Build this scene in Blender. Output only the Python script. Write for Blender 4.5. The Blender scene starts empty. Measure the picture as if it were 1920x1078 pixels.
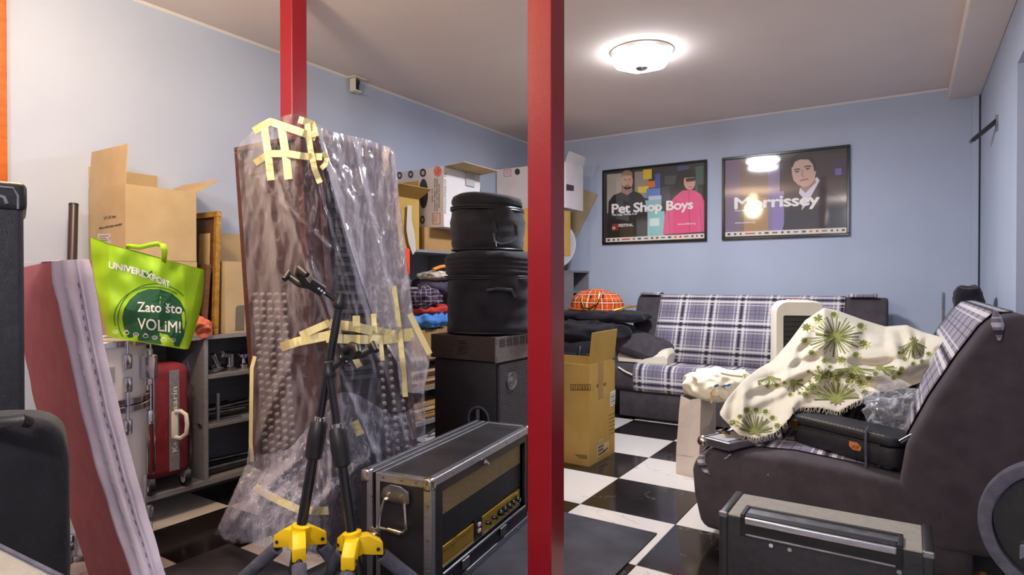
import bpy, bmesh, math, random
from mathutils import Vector, Matrix, noise
random.seed(7)
# ------------------------------------------------------------------ camera
scene = bpy.context.scene
CAM_H, FPX, YAW, PIT = 1.147, 1155.3, 0.5722, -0.0087
cam_d = bpy.data.cameras.new('camera'); cam = bpy.data.objects.new('camera', cam_d)
scene.collection.objects.link(cam); scene.camera = cam
cam_d.sensor_fit = 'HORIZONTAL'; cam_d.sensor_width = 36.0; cam_d.lens = 36.0 * FPX / 1920.0
cam_d.clip_start = 0.02
cam.location = (0, 0, CAM_H); cam.rotation_euler = (math.pi / 2 + PIT, 0, YAW)
# ------------------------------------------------------------------ world + exposure
w = bpy.data.worlds.new('world'); scene.world = w; w.use_nodes = True
w.node_tree.nodes['Background'].inputs[0].default_value = (0.75, 0.8, 1.0, 1)
w.node_tree.nodes['Background'].inputs[1].default_value = 0.3
vs = scene.view_settings
vs.view_transform = 'Standard'; vs.look = 'None'; vs.gamma = 1.0; vs.exposure = 0.5; vs.use_curve_mapping = False
COOL_W, WARM_W, FILL_W = 42.0, 46.0, 66.0      # two lamps of the place and an added fill lamp, built further down
# room (metres)
XL, XR, YB, YF, ZC = -3.345, 0.436, 5.661, -2.6, 2.60

# ------------------------------------------------------------------ pixel -> place
_fw = Vector((-math.sin(YAW) * math.cos(PIT), math.cos(YAW) * math.cos(PIT), math.sin(PIT)))
_rt = Vector((math.cos(YAW), math.sin(YAW), 0)); _up = _rt.cross(_fw); _C = Vector((0, 0, CAM_H))
def ray(x, y): return _fw + _rt * ((x - 960) / FPX) - _up * ((y - 539) / FPX)
def fz(x, y, z=0.0): v = ray(x, y); return _C + v * ((z - CAM_H) / v.z)
def fx(x, y, X): v = ray(x, y); return _C + v * (X / v.x)
def fy(x, y, Y): v = ray(x, y); return _C + v * (Y / v.y)
def fd(x, y, d): return _C + ray(x, y) * d
def plane_px(p, n):
    p = Vector(p); n = Vector(n)
    def at(x, y, off=0.0):
        v = ray(x, y); q = _C + v * ((p - _C).dot(n) / v.dot(n))
        return q + n.normalized() * off
    return at
def lerp(a, b, t): return a + (b - a) * t
def pw(pts, x):                       # piecewise linear
    if x <= pts[0][0]: return pts[0][1]
    for (x0, y0), (x1, y1) in zip(pts, pts[1:]):
        if x <= x1: return lerp(y0, y1, (x - x0) / (x1 - x0))
    return pts[-1][1]
def V(*a): return Vector(a)
def nz(p, s=1.0, seed=0.0): return noise.noise(Vector((p[0] * s + seed, p[1] * s - seed, p[2] * s + 2 * seed)))

# ------------------------------------------------------------------ materials
def lin(c): c /= 255.0; return c / 12.92 if c <= 0.04045 else ((c + 0.055) / 1.055) ** 2.4
def rgb(r, g, b): return (lin(r), lin(g), lin(b), 1.0)
MATS = {}
def nd(nt, t, **kw):
    n = nt.nodes.new(t)
    for k, v in kw.items(): setattr(n, k, v)
    return n
def mth(nt, op, a, b=None, c=None):
    n = nt.nodes.new('ShaderNodeMath'); n.operation = op
    for i, q in enumerate((a, b, c)):
        if q is None: continue
        if isinstance(q, (int, float)): n.inputs[i].default_value = q
        else: nt.links.new(q, n.inputs[i])
    return n.outputs[0]
def base(name):
    m = bpy.data.materials.new(name); m.use_nodes = True; MATS[name] = m
    return m, m.node_tree, m.node_tree.nodes['Principled BSDF']
def mat(name, col, rough=0.6, metal=0.0, col2=None, scale=12.0, detail=4.0, bump=0.0, bscale=None, stretch=None, coat=0.0, spec=0.5, sharp=0.0, sheen=0.0):
    m, nt, b = base(name)
    b.inputs['Base Color'].default_value = col; b.inputs['Roughness'].default_value = rough
    b.inputs['Metallic'].default_value = metal; b.inputs['Specular IOR Level'].default_value = spec
    b.inputs['Coat Weight'].default_value = coat; b.inputs['Coat Roughness'].default_value = 0.08
    b.inputs['Sheen Weight'].default_value = sheen
    tc = nd(nt, 'ShaderNodeTexCoord'); src = tc.outputs['Object']
    if stretch:
        mp = nd(nt, 'ShaderNodeMapping'); mp.inputs['Scale'].default_value = stretch
        nt.links.new(src, mp.inputs[0]); src = mp.outputs[0]
    if col2:
        n = nd(nt, 'ShaderNodeTexNoise'); n.inputs['Scale'].default_value = scale; n.inputs['Detail'].default_value = detail
        nt.links.new(src, n.inputs['Vector'])
        r = nd(nt, 'ShaderNodeValToRGB'); r.color_ramp.elements[0].color = col; r.color_ramp.elements[1].color = col2
        r.color_ramp.elements[0].position = 0.35 + sharp * 0.14; r.color_ramp.elements[1].position = 0.65 - sharp * 0.14
        nt.links.new(n.outputs['Fac'], r.inputs[0]); nt.links.new(r.outputs[0], b.inputs['Base Color'])
    if bump:
        n2 = nd(nt, 'ShaderNodeTexNoise'); n2.inputs['Scale'].default_value = bscale or scale * 3; n2.inputs['Detail'].default_value = 5
        nt.links.new(src, n2.inputs['Vector'])
        bp = nd(nt, 'ShaderNodeBump'); bp.inputs['Strength'].default_value = bump; bp.inputs['Distance'].default_value = 0.01
        nt.links.new(n2.outputs['Fac'], bp.inputs['Height']); nt.links.new(bp.outputs[0], b.inputs['Normal'])
    return m
def flat(name, r, g, b_, rough=0.6, **k): return MATS.get(name) or mat(name, rgb(r, g, b_), rough, **k)
def ink(r, g, b_, rough=0.55):
    n = 'ink_%d_%d_%d' % (r, g, b_); return MATS.get(n) or mat(n, rgb(r, g, b_), rough)

mat('wall_paint', rgb(177, 186, 207), 0.75, col2=rgb(182, 191, 211), scale=2.2, bump=0.06, bscale=160, spec=0.25)
mat('ceiling_paint', rgb(238, 223, 215), 0.85, col2=rgb(241, 227, 219), scale=2.0, bump=0.05, bscale=120, spec=0.2)
mat('cornice_paint', rgb(232, 226, 218), 0.6)
mat('grout', rgb(120, 112, 108), 0.85)
mat('red_paint', rgb(132, 7, 25), 0.34, col2=rgb(138, 9, 27), scale=6, bump=0.05, bscale=90, coat=0.15)
mat('black_plastic', rgb(24, 24, 27), 0.42, col2=rgb(32, 31, 34), scale=30, bump=0.08, bscale=220)
mat('black_gloss', rgb(17, 17, 20), 0.22, spec=0.5)
mat('black_tolex', rgb(23, 23, 29), 0.55, col2=rgb(34, 34, 42), scale=60, bump=0.25, bscale=320)
mat('black_fabric', rgb(27, 26, 31), 0.9, col2=rgb(40, 38, 44), scale=9, bump=0.3, bscale=260, spec=0.2, sheen=0.15)
mat('black_laminate', rgb(24, 23, 27), 0.38, col2=rgb(44, 41, 45), scale=5, detail=9, bump=0.04, bscale=80)
mat('rubber', rgb(46, 45, 52), 0.75, col2=rgb(70, 68, 78), scale=4.5, detail=8, bump=0.15, bscale=180, spec=0.3)
mat('chrome', rgb(205, 205, 210), 0.14, 1.0)
mat('aluminium', rgb(176, 178, 186), 0.34, 1.0, col2=rgb(196, 197, 204), scale=30, stretch=(1, 1, 8), bump=0.03)
mat('steel_dull', rgb(120, 118, 122), 0.4, 1.0, col2=rgb(160, 158, 160), scale=18)
mat('brass', rgb(170, 142, 78), 0.3, 1.0, col2=rgb(120, 96, 50), scale=30)
mat('nickel_worn', rgb(176, 162, 128), 0.25, 1.0, col2=rgb(206, 204, 202), scale=22)
mat('cardboard', rgb(180, 156, 120), 0.88, col2=rgb(189, 165, 129), scale=6, bump=0.05, bscale=60, spec=0.15)
mat('cardboard_dark', rgb(160, 124, 78), 0.88, col2=rgb(170, 134, 88), scale=6, bump=0.05, bscale=60, spec=0.15)
mat('cardboard_yellow', rgb(184, 148, 78), 0.85, col2=rgb(192, 157, 88), scale=6, bump=0.05, bscale=60, spec=0.15)
mat('white_carton', rgb(206, 198, 198), 0.6, col2=rgb(213, 206, 207), scale=5)
mat('grey_laminate', rgb(128, 126, 132), 0.5, col2=rgb(138, 136, 141), scale=14, stretch=(1, 1, 6))
mat('grey_edge', rgb(168, 166, 168), 0.5)
mat('sofa_brown', rgb(70, 64, 69), 1.0, col2=rgb(81, 74, 79), scale=14, bump=0.25, bscale=420, spec=0.05, sheen=0.1)
mat('cream_cloth', rgb(224, 214, 192), 0.9, col2=rgb(232, 223, 203), scale=8, bump=0.12, bscale=200, spec=0.15)
mat('linen_print', rgb(204, 195, 176), 0.9, col2=rgb(213, 205, 188), scale=7, bump=0.2, bscale=240, spec=0.12)
mat('foam_white', rgb(206, 196, 216), 0.92, col2=rgb(218, 209, 226), scale=8, bump=0.12, bscale=70, spec=0.15)
mat('foam_pink', rgb(186, 118, 122), 0.95, col2=rgb(194, 126, 130), scale=16, bump=0.2, bscale=180, spec=0.1)
mat('tape', rgb(222, 209, 150), 0.7, col2=rgb(228, 217, 162), scale=25, bump=0.15, bscale=120)
mat('green_bag', rgb(160, 206, 22), 0.55, col2=rgb(172, 216, 34), scale=9, bump=0.12, bscale=14)
mat('drum_white', rgb(226, 224, 228), 0.2, coat=0.5)
mat('red_nylon', rgb(112, 22, 36), 0.8, col2=rgb(126, 27, 42), scale=20, bump=0.25, bscale=380)
mat('grey_webbing', rgb(112, 110, 118), 0.8, col2=rgb(128, 126, 134), scale=60, bump=0.2, bscale=300)
mat('gold_frame', rgb(160, 112, 44), 0.4, 0.35, col2=rgb(196, 148, 66), scale=30, bump=0.3, bscale=90)
mat('dark_wood', rgb(86, 54, 34), 0.45, col2=rgb(110, 70, 44), scale=8, stretch=(1, 1, 9), coat=0.2)
mat('orange_wood', rgb(178, 84, 22), 0.4, col2=rgb(196, 100, 30), scale=6, stretch=(1, 1, 7), coat=0.3)
mat('hub_yellow', rgb(242, 200, 10), 0.4)
mat('foam_grey', rgb(84, 84, 98), 0.95, col2=rgb(98, 98, 112), scale=30, bump=0.4, bscale=260, spec=0.1)
mat('tube_black', rgb(22, 22, 28), 0.22, spec=0.7)
mat('amp_grey', rgb(146, 142, 134), 0.8, col2=rgb(156, 152, 142), scale=50, bump=0.25, bscale=320)
mat('console_brown', rgb(64, 48, 47), 0.5, col2=rgb(72, 54, 52), scale=10)
mat('console_wood', rgb(64, 38, 32), 0.45, col2=rgb(80, 48, 40), scale=8, stretch=(1, 1, 8))
mat('console_dark', rgb(40, 38, 46), 0.5)
mat('knob_grey', rgb(146, 134, 128), 0.45)
mat('cream_plastic', rgb(222, 216, 202), 0.35)
mat('rack_metal', rgb(66, 58, 56), 0.45, 0.3, col2=rgb(74, 66, 63), scale=40)
mat('rack_face', rgb(112, 106, 106), 0.4, 0.6, col2=rgb(128, 122, 120), scale=20, stretch=(1, 1, 6))
mat('paper_bag', rgb(232, 220, 210), 0.8, col2=rgb(238, 228, 219), scale=5, bump=0.06, bscale=20)
mat('parchment', rgb(206, 178, 132), 0.8, col2=rgb(190, 160, 112), scale=10)
mat('gold_panel', rgb(196, 160, 52), 0.35, 0.5, col2=rgb(178, 142, 44), scale=12)

def tile_mat(name, c0, c1, vein, rough, vs_, vw):
    m, nt, b = base(name); b.inputs['Roughness'].default_value = rough
    tc = nd(nt, 'ShaderNodeTexCoord'); oi = nd(nt, 'ShaderNodeObjectInfo')
    ad = nd(nt, 'ShaderNodeVectorMath', operation='ADD')
    cx = nd(nt, 'ShaderNodeCombineXYZ'); rr = mth(nt, 'MULTIPLY', oi.outputs['Random'], 37.0)
    nt.links.new(rr, cx.inputs[0]); nt.links.new(rr, cx.inputs[2])
    nt.links.new(tc.outputs['Object'], ad.inputs[0]); nt.links.new(cx.outputs[0], ad.inputs[1])
    n = nd(nt, 'ShaderNodeTexNoise'); n.inputs['Scale'].default_value = vs_; n.inputs['Detail'].default_value = 6; n.inputs['Distortion'].default_value = 0.6
    nt.links.new(ad.outputs[0], n.inputs['Vector'])
    v = mth(nt, 'SUBTRACT', 1.0, mth(nt, 'MINIMUM', mth(nt, 'MULTIPLY', mth(nt, 'ABSOLUTE', mth(nt, 'SUBTRACT', n.outputs['Fac'], 0.5)), vw), 1.0))
    n2 = nd(nt, 'ShaderNodeTexNoise'); n2.inputs['Scale'].default_value = 3.5; n2.inputs['Detail'].default_value = 3
    nt.links.new(ad.outputs[0], n2.inputs['Vector'])
    msk = mth(nt, 'MULTIPLY', v, mth(nt, 'GREATER_THAN', n2.outputs['Fac'], 0.56))
    r0 = nd(nt, 'ShaderNodeMixRGB'); r0.inputs[1].default_value = c0; r0.inputs[2].default_value = c1; nt.links.new(n2.outputs['Fac'], r0.inputs[0])
    r1 = nd(nt, 'ShaderNodeMixRGB'); nt.links.new(msk, r1.inputs[0]); nt.links.new(r0.outputs[0], r1.inputs[1]); r1.inputs[2].default_value = vein
    nt.links.new(r1.outputs[0], b.inputs['Base Color'])
tile_mat('tile_white', rgb(210, 202, 197), rgb(218, 211, 205), rgb(186, 178, 174), 0.16, 3.0, 110.0)
tile_mat('tile_black', rgb(26, 23, 24), rgb(38, 33, 33), rgb(90, 84, 84), 0.12, 4.0, 110.0)

def film(name, tint, f0, f1, sc_, rough=0.16, stretch=(1, 1, .35)):
    m = bpy.data.materials.new(name); m.use_nodes = True; MATS[name] = m; nt = m.node_tree
    b = nt.nodes['Principled BSDF']; out = nt.nodes['Material Output']
    b.inputs['Base Color'].default_value = tint; b.inputs['Roughness'].default_value = rough
    b.inputs['Specular IOR Level'].default_value = 0.9
    tr = nd(nt, 'ShaderNodeBsdfTransparent'); tr.inputs[0].default_value = (0.97, 0.97, 1, 1)
    mx = nd(nt, 'ShaderNodeMixShader')
    tc = nd(nt, 'ShaderNodeTexCoord'); mp = nd(nt, 'ShaderNodeMapping'); mp.inputs['Scale'].default_value = stretch
    nt.links.new(tc.outputs['Object'], mp.inputs[0])
    n = nd(nt, 'ShaderNodeTexNoise'); n.inputs['Scale'].default_value = sc_; n.inputs['Detail'].default_value = 5; n.inputs['Distortion'].default_value = 1.5
    nt.links.new(mp.outputs[0], n.inputs['Vector'])
    ridge = mth(nt, 'POWER', mth(nt, 'SUBTRACT', 1.0, mth(nt, 'MINIMUM', mth(nt, 'MULTIPLY', mth(nt, 'ABSOLUTE', mth(nt, 'SUBTRACT', n.outputs['Fac'], 0.5)), 22.0), 1.0)), 2.0)
    lw = nd(nt, 'ShaderNodeLayerWeight'); lw.inputs[0].default_value = 0.5
    fac = mth(nt, 'MINIMUM', mth(nt, 'ADD', mth(nt, 'ADD', f0, mth(nt, 'MULTIPLY', ridge, f1)), mth(nt, 'MULTIPLY', mth(nt, 'POWER', lw.outputs['Facing'], 3.0), 0.75)), 0.8)
    bp = nd(nt, 'ShaderNodeBump'); bp.inputs['Strength'].default_value = 0.35; bp.inputs['Distance'].default_value = 0.012
    nt.links.new(n.outputs['Fac'], bp.inputs['Height']); nt.links.new(bp.outputs[0], b.inputs['Normal'])
    nt.links.new(fac, mx.inputs[0]); nt.links.new(tr.outputs[0], mx.inputs[1]); nt.links.new(b.outputs[0], mx.inputs[2])
    nt.links.new(mx.outputs[0], out.inputs[0])
film('plastic_film', rgb(225, 222, 236), 0.025, 0.10, 9.0)
film('plastic_film_mid', rgb(222, 222, 240), 0.12, 0.30, 13.0)
film('plastic_film_dense', rgb(232, 226, 236), 0.36, 0.25, 16.0)
film('clear_bag', rgb(226, 226, 232), 0.12, 0.25, 16.0, stretch=(1, 1, 1))
def glass_mat():
    m = bpy.data.materials.new('picture_glass'); m.use_nodes = True; MATS['picture_glass'] = m; nt = m.node_tree
    out = nt.nodes['Material Output']; nt.nodes.remove(nt.nodes['Principled BSDF'])
    tr = nd(nt, 'ShaderNodeBsdfTransparent'); gl = nd(nt, 'ShaderNodeBsdfGlossy'); gl.inputs['Roughness'].default_value = 0.05
    lw = nd(nt, 'ShaderNodeLayerWeight'); lw.inputs[0].default_value = 0.5; mx = nd(nt, 'ShaderNodeMixShader')
    nt.links.new(mth(nt, 'ADD', 0.05, mth(nt, 'MULTIPLY', mth(nt, 'POWER', lw.outputs['Facing'], 5.0), 0.95)), mx.inputs[0]); nt.links.new(tr.outputs[0], mx.inputs[1]); nt.links.new(gl.outputs[0], mx.inputs[2]); nt.links.new(mx.outputs[0], out.inputs[0])
glass_mat()
def emit(name, col, s):
    m, nt, b = base(name); b.inputs['Base Color'].default_value = col
    b.inputs['Emission Color'].default_value = col; b.inputs['Emission Strength'].default_value = s
emit('lamp_cool', (0.92, 0.95, 1.0, 1), 14.0); emit('lamp_warm', (1.0, 0.78, 0.5, 1), 9.0)

def plaid(name, basec, bands, period, dark, usex=True):
    """woven check from UV in metres; bands: (centre, width, colour, weight) inside one period, same both ways"""
    m, nt, b = base(name); b.inputs['Roughness'].default_value = 0.92; b.inputs['Specular IOR Level'].default_value = 0.15
    uv = nd(nt, 'ShaderNodeUVMap'); uv.uv_map = 'UVMap'; sp = nd(nt, 'ShaderNodeSeparateXYZ'); nt.links.new(uv.outputs[0], sp.inputs[0])
    n = nd(nt, 'ShaderNodeTexNoise'); n.inputs['Scale'].default_value = 220; n.inputs['Detail'].default_value = 2
    nt.links.new(uv.outputs[0], n.inputs['Vector'])
    mx0 = nd(nt, 'ShaderNodeMixRGB'); mx0.inputs[1].default_value = basec; mx0.inputs[2].default_value = dark
    nt.links.new(mth(nt, 'MULTIPLY', n.outputs['Fac'], 0.7), mx0.inputs[0]); cur = mx0.outputs[0]
    for ax in (0, 1):
        f = mth(nt, 'FRACT', mth(nt, 'DIVIDE', sp.outputs[ax], period[ax]))
        for c, wd, colr, wt in bands:
            s = mth(nt, 'MULTIPLY', mth(nt, 'LESS_THAN', mth(nt, 'ABSOLUTE', mth(nt, 'SUBTRACT', f, c)), wd / 2), wt)
            mx = nd(nt, 'ShaderNodeMixRGB'); nt.links.new(s, mx.inputs[0]); nt.links.new(cur, mx.inputs[1]); mx.inputs[2].default_value = colr
            cur = mx.outputs[0]
    nt.links.new(cur, b.inputs['Base Color'])
    bp = nd(nt, 'ShaderNodeBump'); bp.inputs['Strength'].default_value = 0.25; bp.inputs['Distance'].default_value = 0.004
    nt.links.new(n.outputs['Fac'], bp.inputs['Height']); nt.links.new(bp.outputs[0], b.inputs['Normal'])
WH, BK = rgb(222, 216, 214), rgb(38, 34, 42)
plaid('sofa_plaid', rgb(138, 132, 150), [(0.26, 0.075, WH, .8), (0.49, 0.075, WH, .8), (0.375, 0.07, BK, .85), (0.14, 0.03, WH, .6), (0.61, 0.03, WH, .6), (0.82, 0.016, BK, .7), (0.95, 0.016, BK, .5)], (0.245, 0.245), rgb(106, 100, 120))
plaid('orange_tartan', rgb(222, 92, 28), [(0.3, 0.08, rgb(236, 214, 190), .8), (0.42, 0.05, rgb(70, 44, 40), .8), (0.18, 0.05, rgb(70, 44, 40), .7), (0.75, 0.04, rgb(240, 220, 200), .6)], (0.095, 0.095), rgb(200, 74, 20))
plaid('shirt_check', rgb(74, 62, 84), [(0.3, 0.2, rgb(170, 150, 160), .6), (0.7, 0.12, rgb(40, 34, 52), .8)], (0.03, 0.03), rgb(60, 50, 70))

def grille_mat(name, c0, c1, sc_, rough=0.6):
    m, nt, b = base(name); b.inputs['Roughness'].default_value = rough
    tc = nd(nt, 'ShaderNodeTexCoord'); ck = nd(nt, 'ShaderNodeTexVoronoi'); ck.inputs['Scale'].default_value = sc_; ck.inputs['Randomness'].default_value = 0.15
    nt.links.new(tc.outputs['Object'], ck.inputs['Vector'])
    r = nd(nt, 'ShaderNodeValToRGB'); r.color_ramp.elements[0].color = c0; r.color_ramp.elements[1].color = c1
    r.color_ramp.elements[0].position = 0.25; r.color_ramp.elements[1].position = 0.5
    nt.links.new(ck.outputs['Distance'], r.inputs[0]); nt.links.new(r.outputs[0], b.inputs['Base Color'])
    bp = nd(nt, 'ShaderNodeBump'); bp.inputs['Strength'].default_value = 0.5; bp.inputs['Distance'].default_value = 0.004
    nt.links.new(ck.outputs['Distance'], bp.inputs['Height']); nt.links.new(bp.outputs[0], b.inputs['Normal'])
grille_mat('speaker_grille', rgb(12, 12, 16), rgb(70, 68, 76), 75, 0.5)
mat('gold_grille', rgb(128, 110, 72), 0.75, col2=rgb(186, 166, 118), scale=260, detail=1, stretch=(1, 1, 1.6), bump=0.3, bscale=300)

# ------------------------------------------------------------------ mesh builder
class MB:
    def __init__(s): s.v = []; s.f = []; s.uv = {}
    def add(s, vs_, fs):
        o = len(s.v); s.v += [Vector(q) for q in vs_]; s.f += [[i + o for i in f] for f in fs]; return o
    def hexa(s, p):                       # 8 points: bottom ring 0-3, top ring 4-7
        s.add(p, [(3, 2, 1, 0), (4, 5, 6, 7), (0, 1, 5, 4), (1, 2, 6, 5), (2, 3, 7, 6), (3, 0, 4, 7)]); return s
    def box(s, lo, hi):
        (a, b, c), (d, e, f) = lo, hi
        return s.hexa([(a, b, c), (d, b, c), (d, e, c), (a, e, c), (a, b, f), (d, b, f), (d, e, f), (a, e, f)])
    def obox(s, o, u, v_, w_):            # oriented box from corner o along u, v, w
        o, u, v_, w_ = Vector(o), Vector(u), Vector(v_), Vector(w_)
        return s.hexa([o, o + u, o + u + v_, o + v_, o + w_, o + u + w_, o + u + v_ + w_, o + v_ + w_])
    def cyl(s, p0, p1, r0, r1=None, n=16, caps=True):
        p0, p1 = Vector(p0), Vector(p1); r1 = r0 if r1 is None else r1
        a = (p1 - p0).normalized(); t = Vector((0, 0, 1)) if abs(a.z) < 0.9 else Vector((1, 0, 0))
        x = a.cross(t).normalized(); y = a.cross(x)
        vs_ = []
        for p, r in ((p0, r0), (p1, r1)):
            for i in range(n):
                th = 2 * math.pi * i / n; vs_.append(p + (x * math.cos(th) + y * math.sin(th)) * r)
        fs = [(i, (i + 1) % n, n + (i + 1) % n, n + i) for i in range(n)]
        if caps: fs += [tuple(range(n))[::-1], tuple(range(n, 2 * n))]
        s.add(vs_, fs); return s
    def tube(s, path, r, n=8, closed=False):
        P = [Vector(p) for p in path]; m = len(P); vs_ = []; prev = None
        for i, p in enumerate(P):
            if closed: tg = (P[(i + 1) % m] - P[i - 1])
            else: tg = P[min(i + 1, m - 1)] - P[max(i - 1, 0)]
            tg.normalize()
            if prev is None:
                t = Vector((0, 0, 1)) if abs(tg.z) < 0.9 else Vector((1, 0, 0)); x = tg.cross(t).normalized()
            else:
                x = prev - tg * prev.dot(tg); x = x.normalized() if x.length > 1e-6 else tg.orthogonal().normalized()
            prev = x; y = tg.cross(x); rr = r[i] if isinstance(r, (list, tuple)) else r
            for k in range(n):
                th = 2 * math.pi * k / n; vs_.append(p + (x * math.cos(th) + y * math.sin(th)) * rr)
        fs = []
        for i in range(m if closed else m - 1):
            j = (i + 1) % m
            for k in range(n): fs.append((i * n + k, i * n + (k + 1) % n, j * n + (k + 1) % n, j * n + k))
        if not closed: fs += [tuple(range(n))[::-1], tuple(range((m - 1) * n, m * n))]
        s.add(vs_, fs); return s
    def lathe(s, c, prof, n=32, axis=(0, 0, 1), capt=True, capb=True):   # prof: (radius, height)
        c = Vector(c); a = Vector(axis).normalized(); t = Vector((1, 0, 0)) if abs(a.x) < 0.9 else Vector((0, 1, 0))
        x = (t - a * t.dot(a)).normalized(); y = a.cross(x); vs_ = []
        for r, h_ in prof:
            for i in range(n):
                th = 2 * math.pi * i / n; vs_.append(c + a * h_ + (x * math.cos(th) + y * math.sin(th)) * r)
        fs = []
        for j in range(len(prof) - 1):
            for i in range(n): fs.append((j * n + i, j * n + (i + 1) % n, (j + 1) * n + (i + 1) % n, (j + 1) * n + i))
        if capb: fs.append(tuple(range(n))[::-1])
        if capt: fs.append(tuple(range((len(prof) - 1) * n, len(prof) * n)))
        s.add(vs_, fs); return s
    def prism(s, poly, ext):              # poly: 3D points in a plane, ext: extrude vector
        P = [Vector(p) for p in poly]; n = len(P); e = Vector(ext)
        s.add(P + [p + e for p in P], [tuple(range(n))[::-1], tuple(range(n, 2 * n))] + [(i, (i + 1) % n, n + (i + 1) % n, n + i) for i in range(n)]); return s
    def poly(s, pts): s.add(pts, [tuple(range(len(pts)))]); return s
    def grid(s, rows, closed=False, uvf=None):
        m = len(rows[0]); o = len(s.v); fs = []
        for j in range(len(rows) - 1):
            for i in range(m if closed else m - 1):
                k = (i + 1) % m; fs.append((j * m + i, j * m + k, (j + 1) * m + k, (j + 1) * m + i))
        s.add([p for r in rows for p in r], fs)
        if uvf:
            for j in range(len(rows)):
                for i in range(m): s.uv[o + j * m + i] = uvf(j, i)
        return s
    def build(s, name, m, parent=None, bevel=0.0, seg=2, smooth=False, thick=0.0, normals=True):
        L = Vector((0, 0, 0))
        if parent is not None: L = Vector(parent.get('_o', (0, 0, 0)))
        else:
            xs = [q.x for q in s.v]; ys = [q.y for q in s.v]; L = Vector(((min(xs) + max(xs)) / 2, (min(ys) + max(ys)) / 2, min(q.z for q in s.v)))
        me = bpy.data.meshes.new(name); me.from_pydata([q - L for q in s.v], [], s.f)
        if s.uv:
            lay = me.uv_layers.new(name='UVMap')
            for lp in me.loops: lay.data[lp.index].uv = s.uv.get(lp.vertex_index, (0, 0))
        if bevel or normals or thick:
            bm = bmesh.new(); bm.from_mesh(me)
            if normals: bmesh.ops.recalc_face_normals(bm, faces=bm.faces)
            if bevel:
                es = [e for e in bm.edges if len(e.link_faces) == 2 and e.calc_face_angle(0) > 0.5]
                bmesh.ops.bevel(bm, geom=es, offset=bevel, segments=seg, profile=0.5, affect='EDGES', clamp_overlap=True)
            if thick: bmesh.ops.solidify(bm, geom=bm.faces[:], thickness=thick)
            bm.to_mesh(me); bm.free()
        if smooth:
            me.shade_smooth() if hasattr(me, 'shade_smooth') else None
            if smooth != 'all' and hasattr(me, 'set_sharp_from_angle'): me.set_sharp_from_angle(angle=0.7)
        me.materials.append(MATS[m] if isinstance(m, str) else m)
        o = bpy.data.objects.new(name, me); scene.collection.objects.link(o)
        if parent is not None: o.parent = parent; o['_o'] = tuple(L)
        else: o.location = L; o['_o'] = tuple(L)
        return o
def thing(name, label, cat, loc, group=None):
    o = bpy.data.objects.new(name, None); scene.collection.objects.link(o); o.empty_display_size = 0.1
    o.location = loc; o['_o'] = tuple(loc); o['label'] = label; o['category'] = cat
    if group: o['group'] = group
    return o
def tag(o, label, cat, group=None):
    o['label'] = label; o['category'] = cat
    if group: o['group'] = group
    return o
def struct(o): o['kind'] = 'structure'; return o
def clone(o, parent, loc):
    c = o.copy(); scene.collection.objects.link(c); c.parent = parent; c.location = loc; return c

# ---- flat print helpers: 2D meshes put onto a surface function S(x, y) -> point (pixel or local units)
def text_mesh(body, bold=0.0, shear=0.0, spacing=1.0, asp=None):
    cu = bpy.data.curves.new('t', 'FONT'); cu.body = body; cu.size = 1.0; cu.shear = shear; cu.space_character = spacing
    cu.resolution_u = 3; cu.fill_mode = 'FRONT'
    ob = bpy.data.objects.new('t', cu); scene.collection.objects.link(ob)
    dg = bpy.context.evaluated_depsgraph_get(); me = bpy.data.meshes.new_from_object(ob.evaluated_get(dg))
    vs_ = [q.co.copy() for q in me.vertices]; fs = [list(p.vertices) for p in me.polygons]
    bpy.data.objects.remove(ob); bpy.data.curves.remove(cu); bpy.data.meshes.remove(me)
    if vs_:
        x0 = min(q.x for q in vs_); x1 = max(q.x for q in vs_)
        cap = 0.73
        vs_ = [((q.x - x0) / (x1 - x0), q.y / cap) for q in vs_]
        if bold:                          # embolden with shifted copies of the glyphs
            W0 = x1 - x0; V0, F0 = vs_, fs; vs_, fs = [], []
            for dx, dy in ((-bold, 0), (bold, 0), (0, -bold), (0, bold), (0, 0)):
                o = len(vs_); vs_ += [(a + dx / W0, b + dy / cap) for a, b in V0]; fs += [[i + o for i in f] for f in F0]
    return vs_, fs
def lift(pts, copies=5):                  # spread the copies of an emboldened text by fractions of a millimetre
    n = max(1, len(pts) // copies); return [p + (_C - p).normalized() * (0.00025 * (i // n)) for i, p in enumerate(pts)]
def put_text(body, S, p0, p1, hgt, mname, parent, name='lettering', bold=0.02, up=None, shear=0.0, spacing=1.0):
    """baseline from p0 to p1 in S's own coordinates, capital height hgt (S units), up vector optional"""
    vs_, fs = text_mesh(body, bold, shear, spacing, hgt / max(1e-6, math.hypot(p1[0] - p0[0], p1[1] - p0[1]))); d = Vector((p1[0] - p0[0], p1[1] - p0[1]))
    u = Vector(up) if up else Vector((0, -1))
    mb = MB(); mb.add(lift([S(p0[0] + d.x * a + u.x * hgt * b, p0[1] + d.y * a + u.y * hgt * b) for a, b in vs_]), fs)
    return mb.build(name, mname, parent, normals=False)
def put_poly(pts, S, mname, parent, name): return MB().poly([S(*p) for p in pts]).build(name, mname, parent, normals=False)
def ell(cx, cy, rx, ry, n=20, a0=0, a1=2 * math.pi, rot=0.0):
    out = []
    for i in range(n):
        t = a0 + (a1 - a0) * i / (n if abs(a1 - a0) > 6.28 else n - 1); x, y = rx * math.cos(t), ry * math.sin(t)
        out.append((cx + x * math.cos(rot) - y * math.sin(rot), cy + x * math.sin(rot) + y * math.cos(rot)))
    return out
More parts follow.
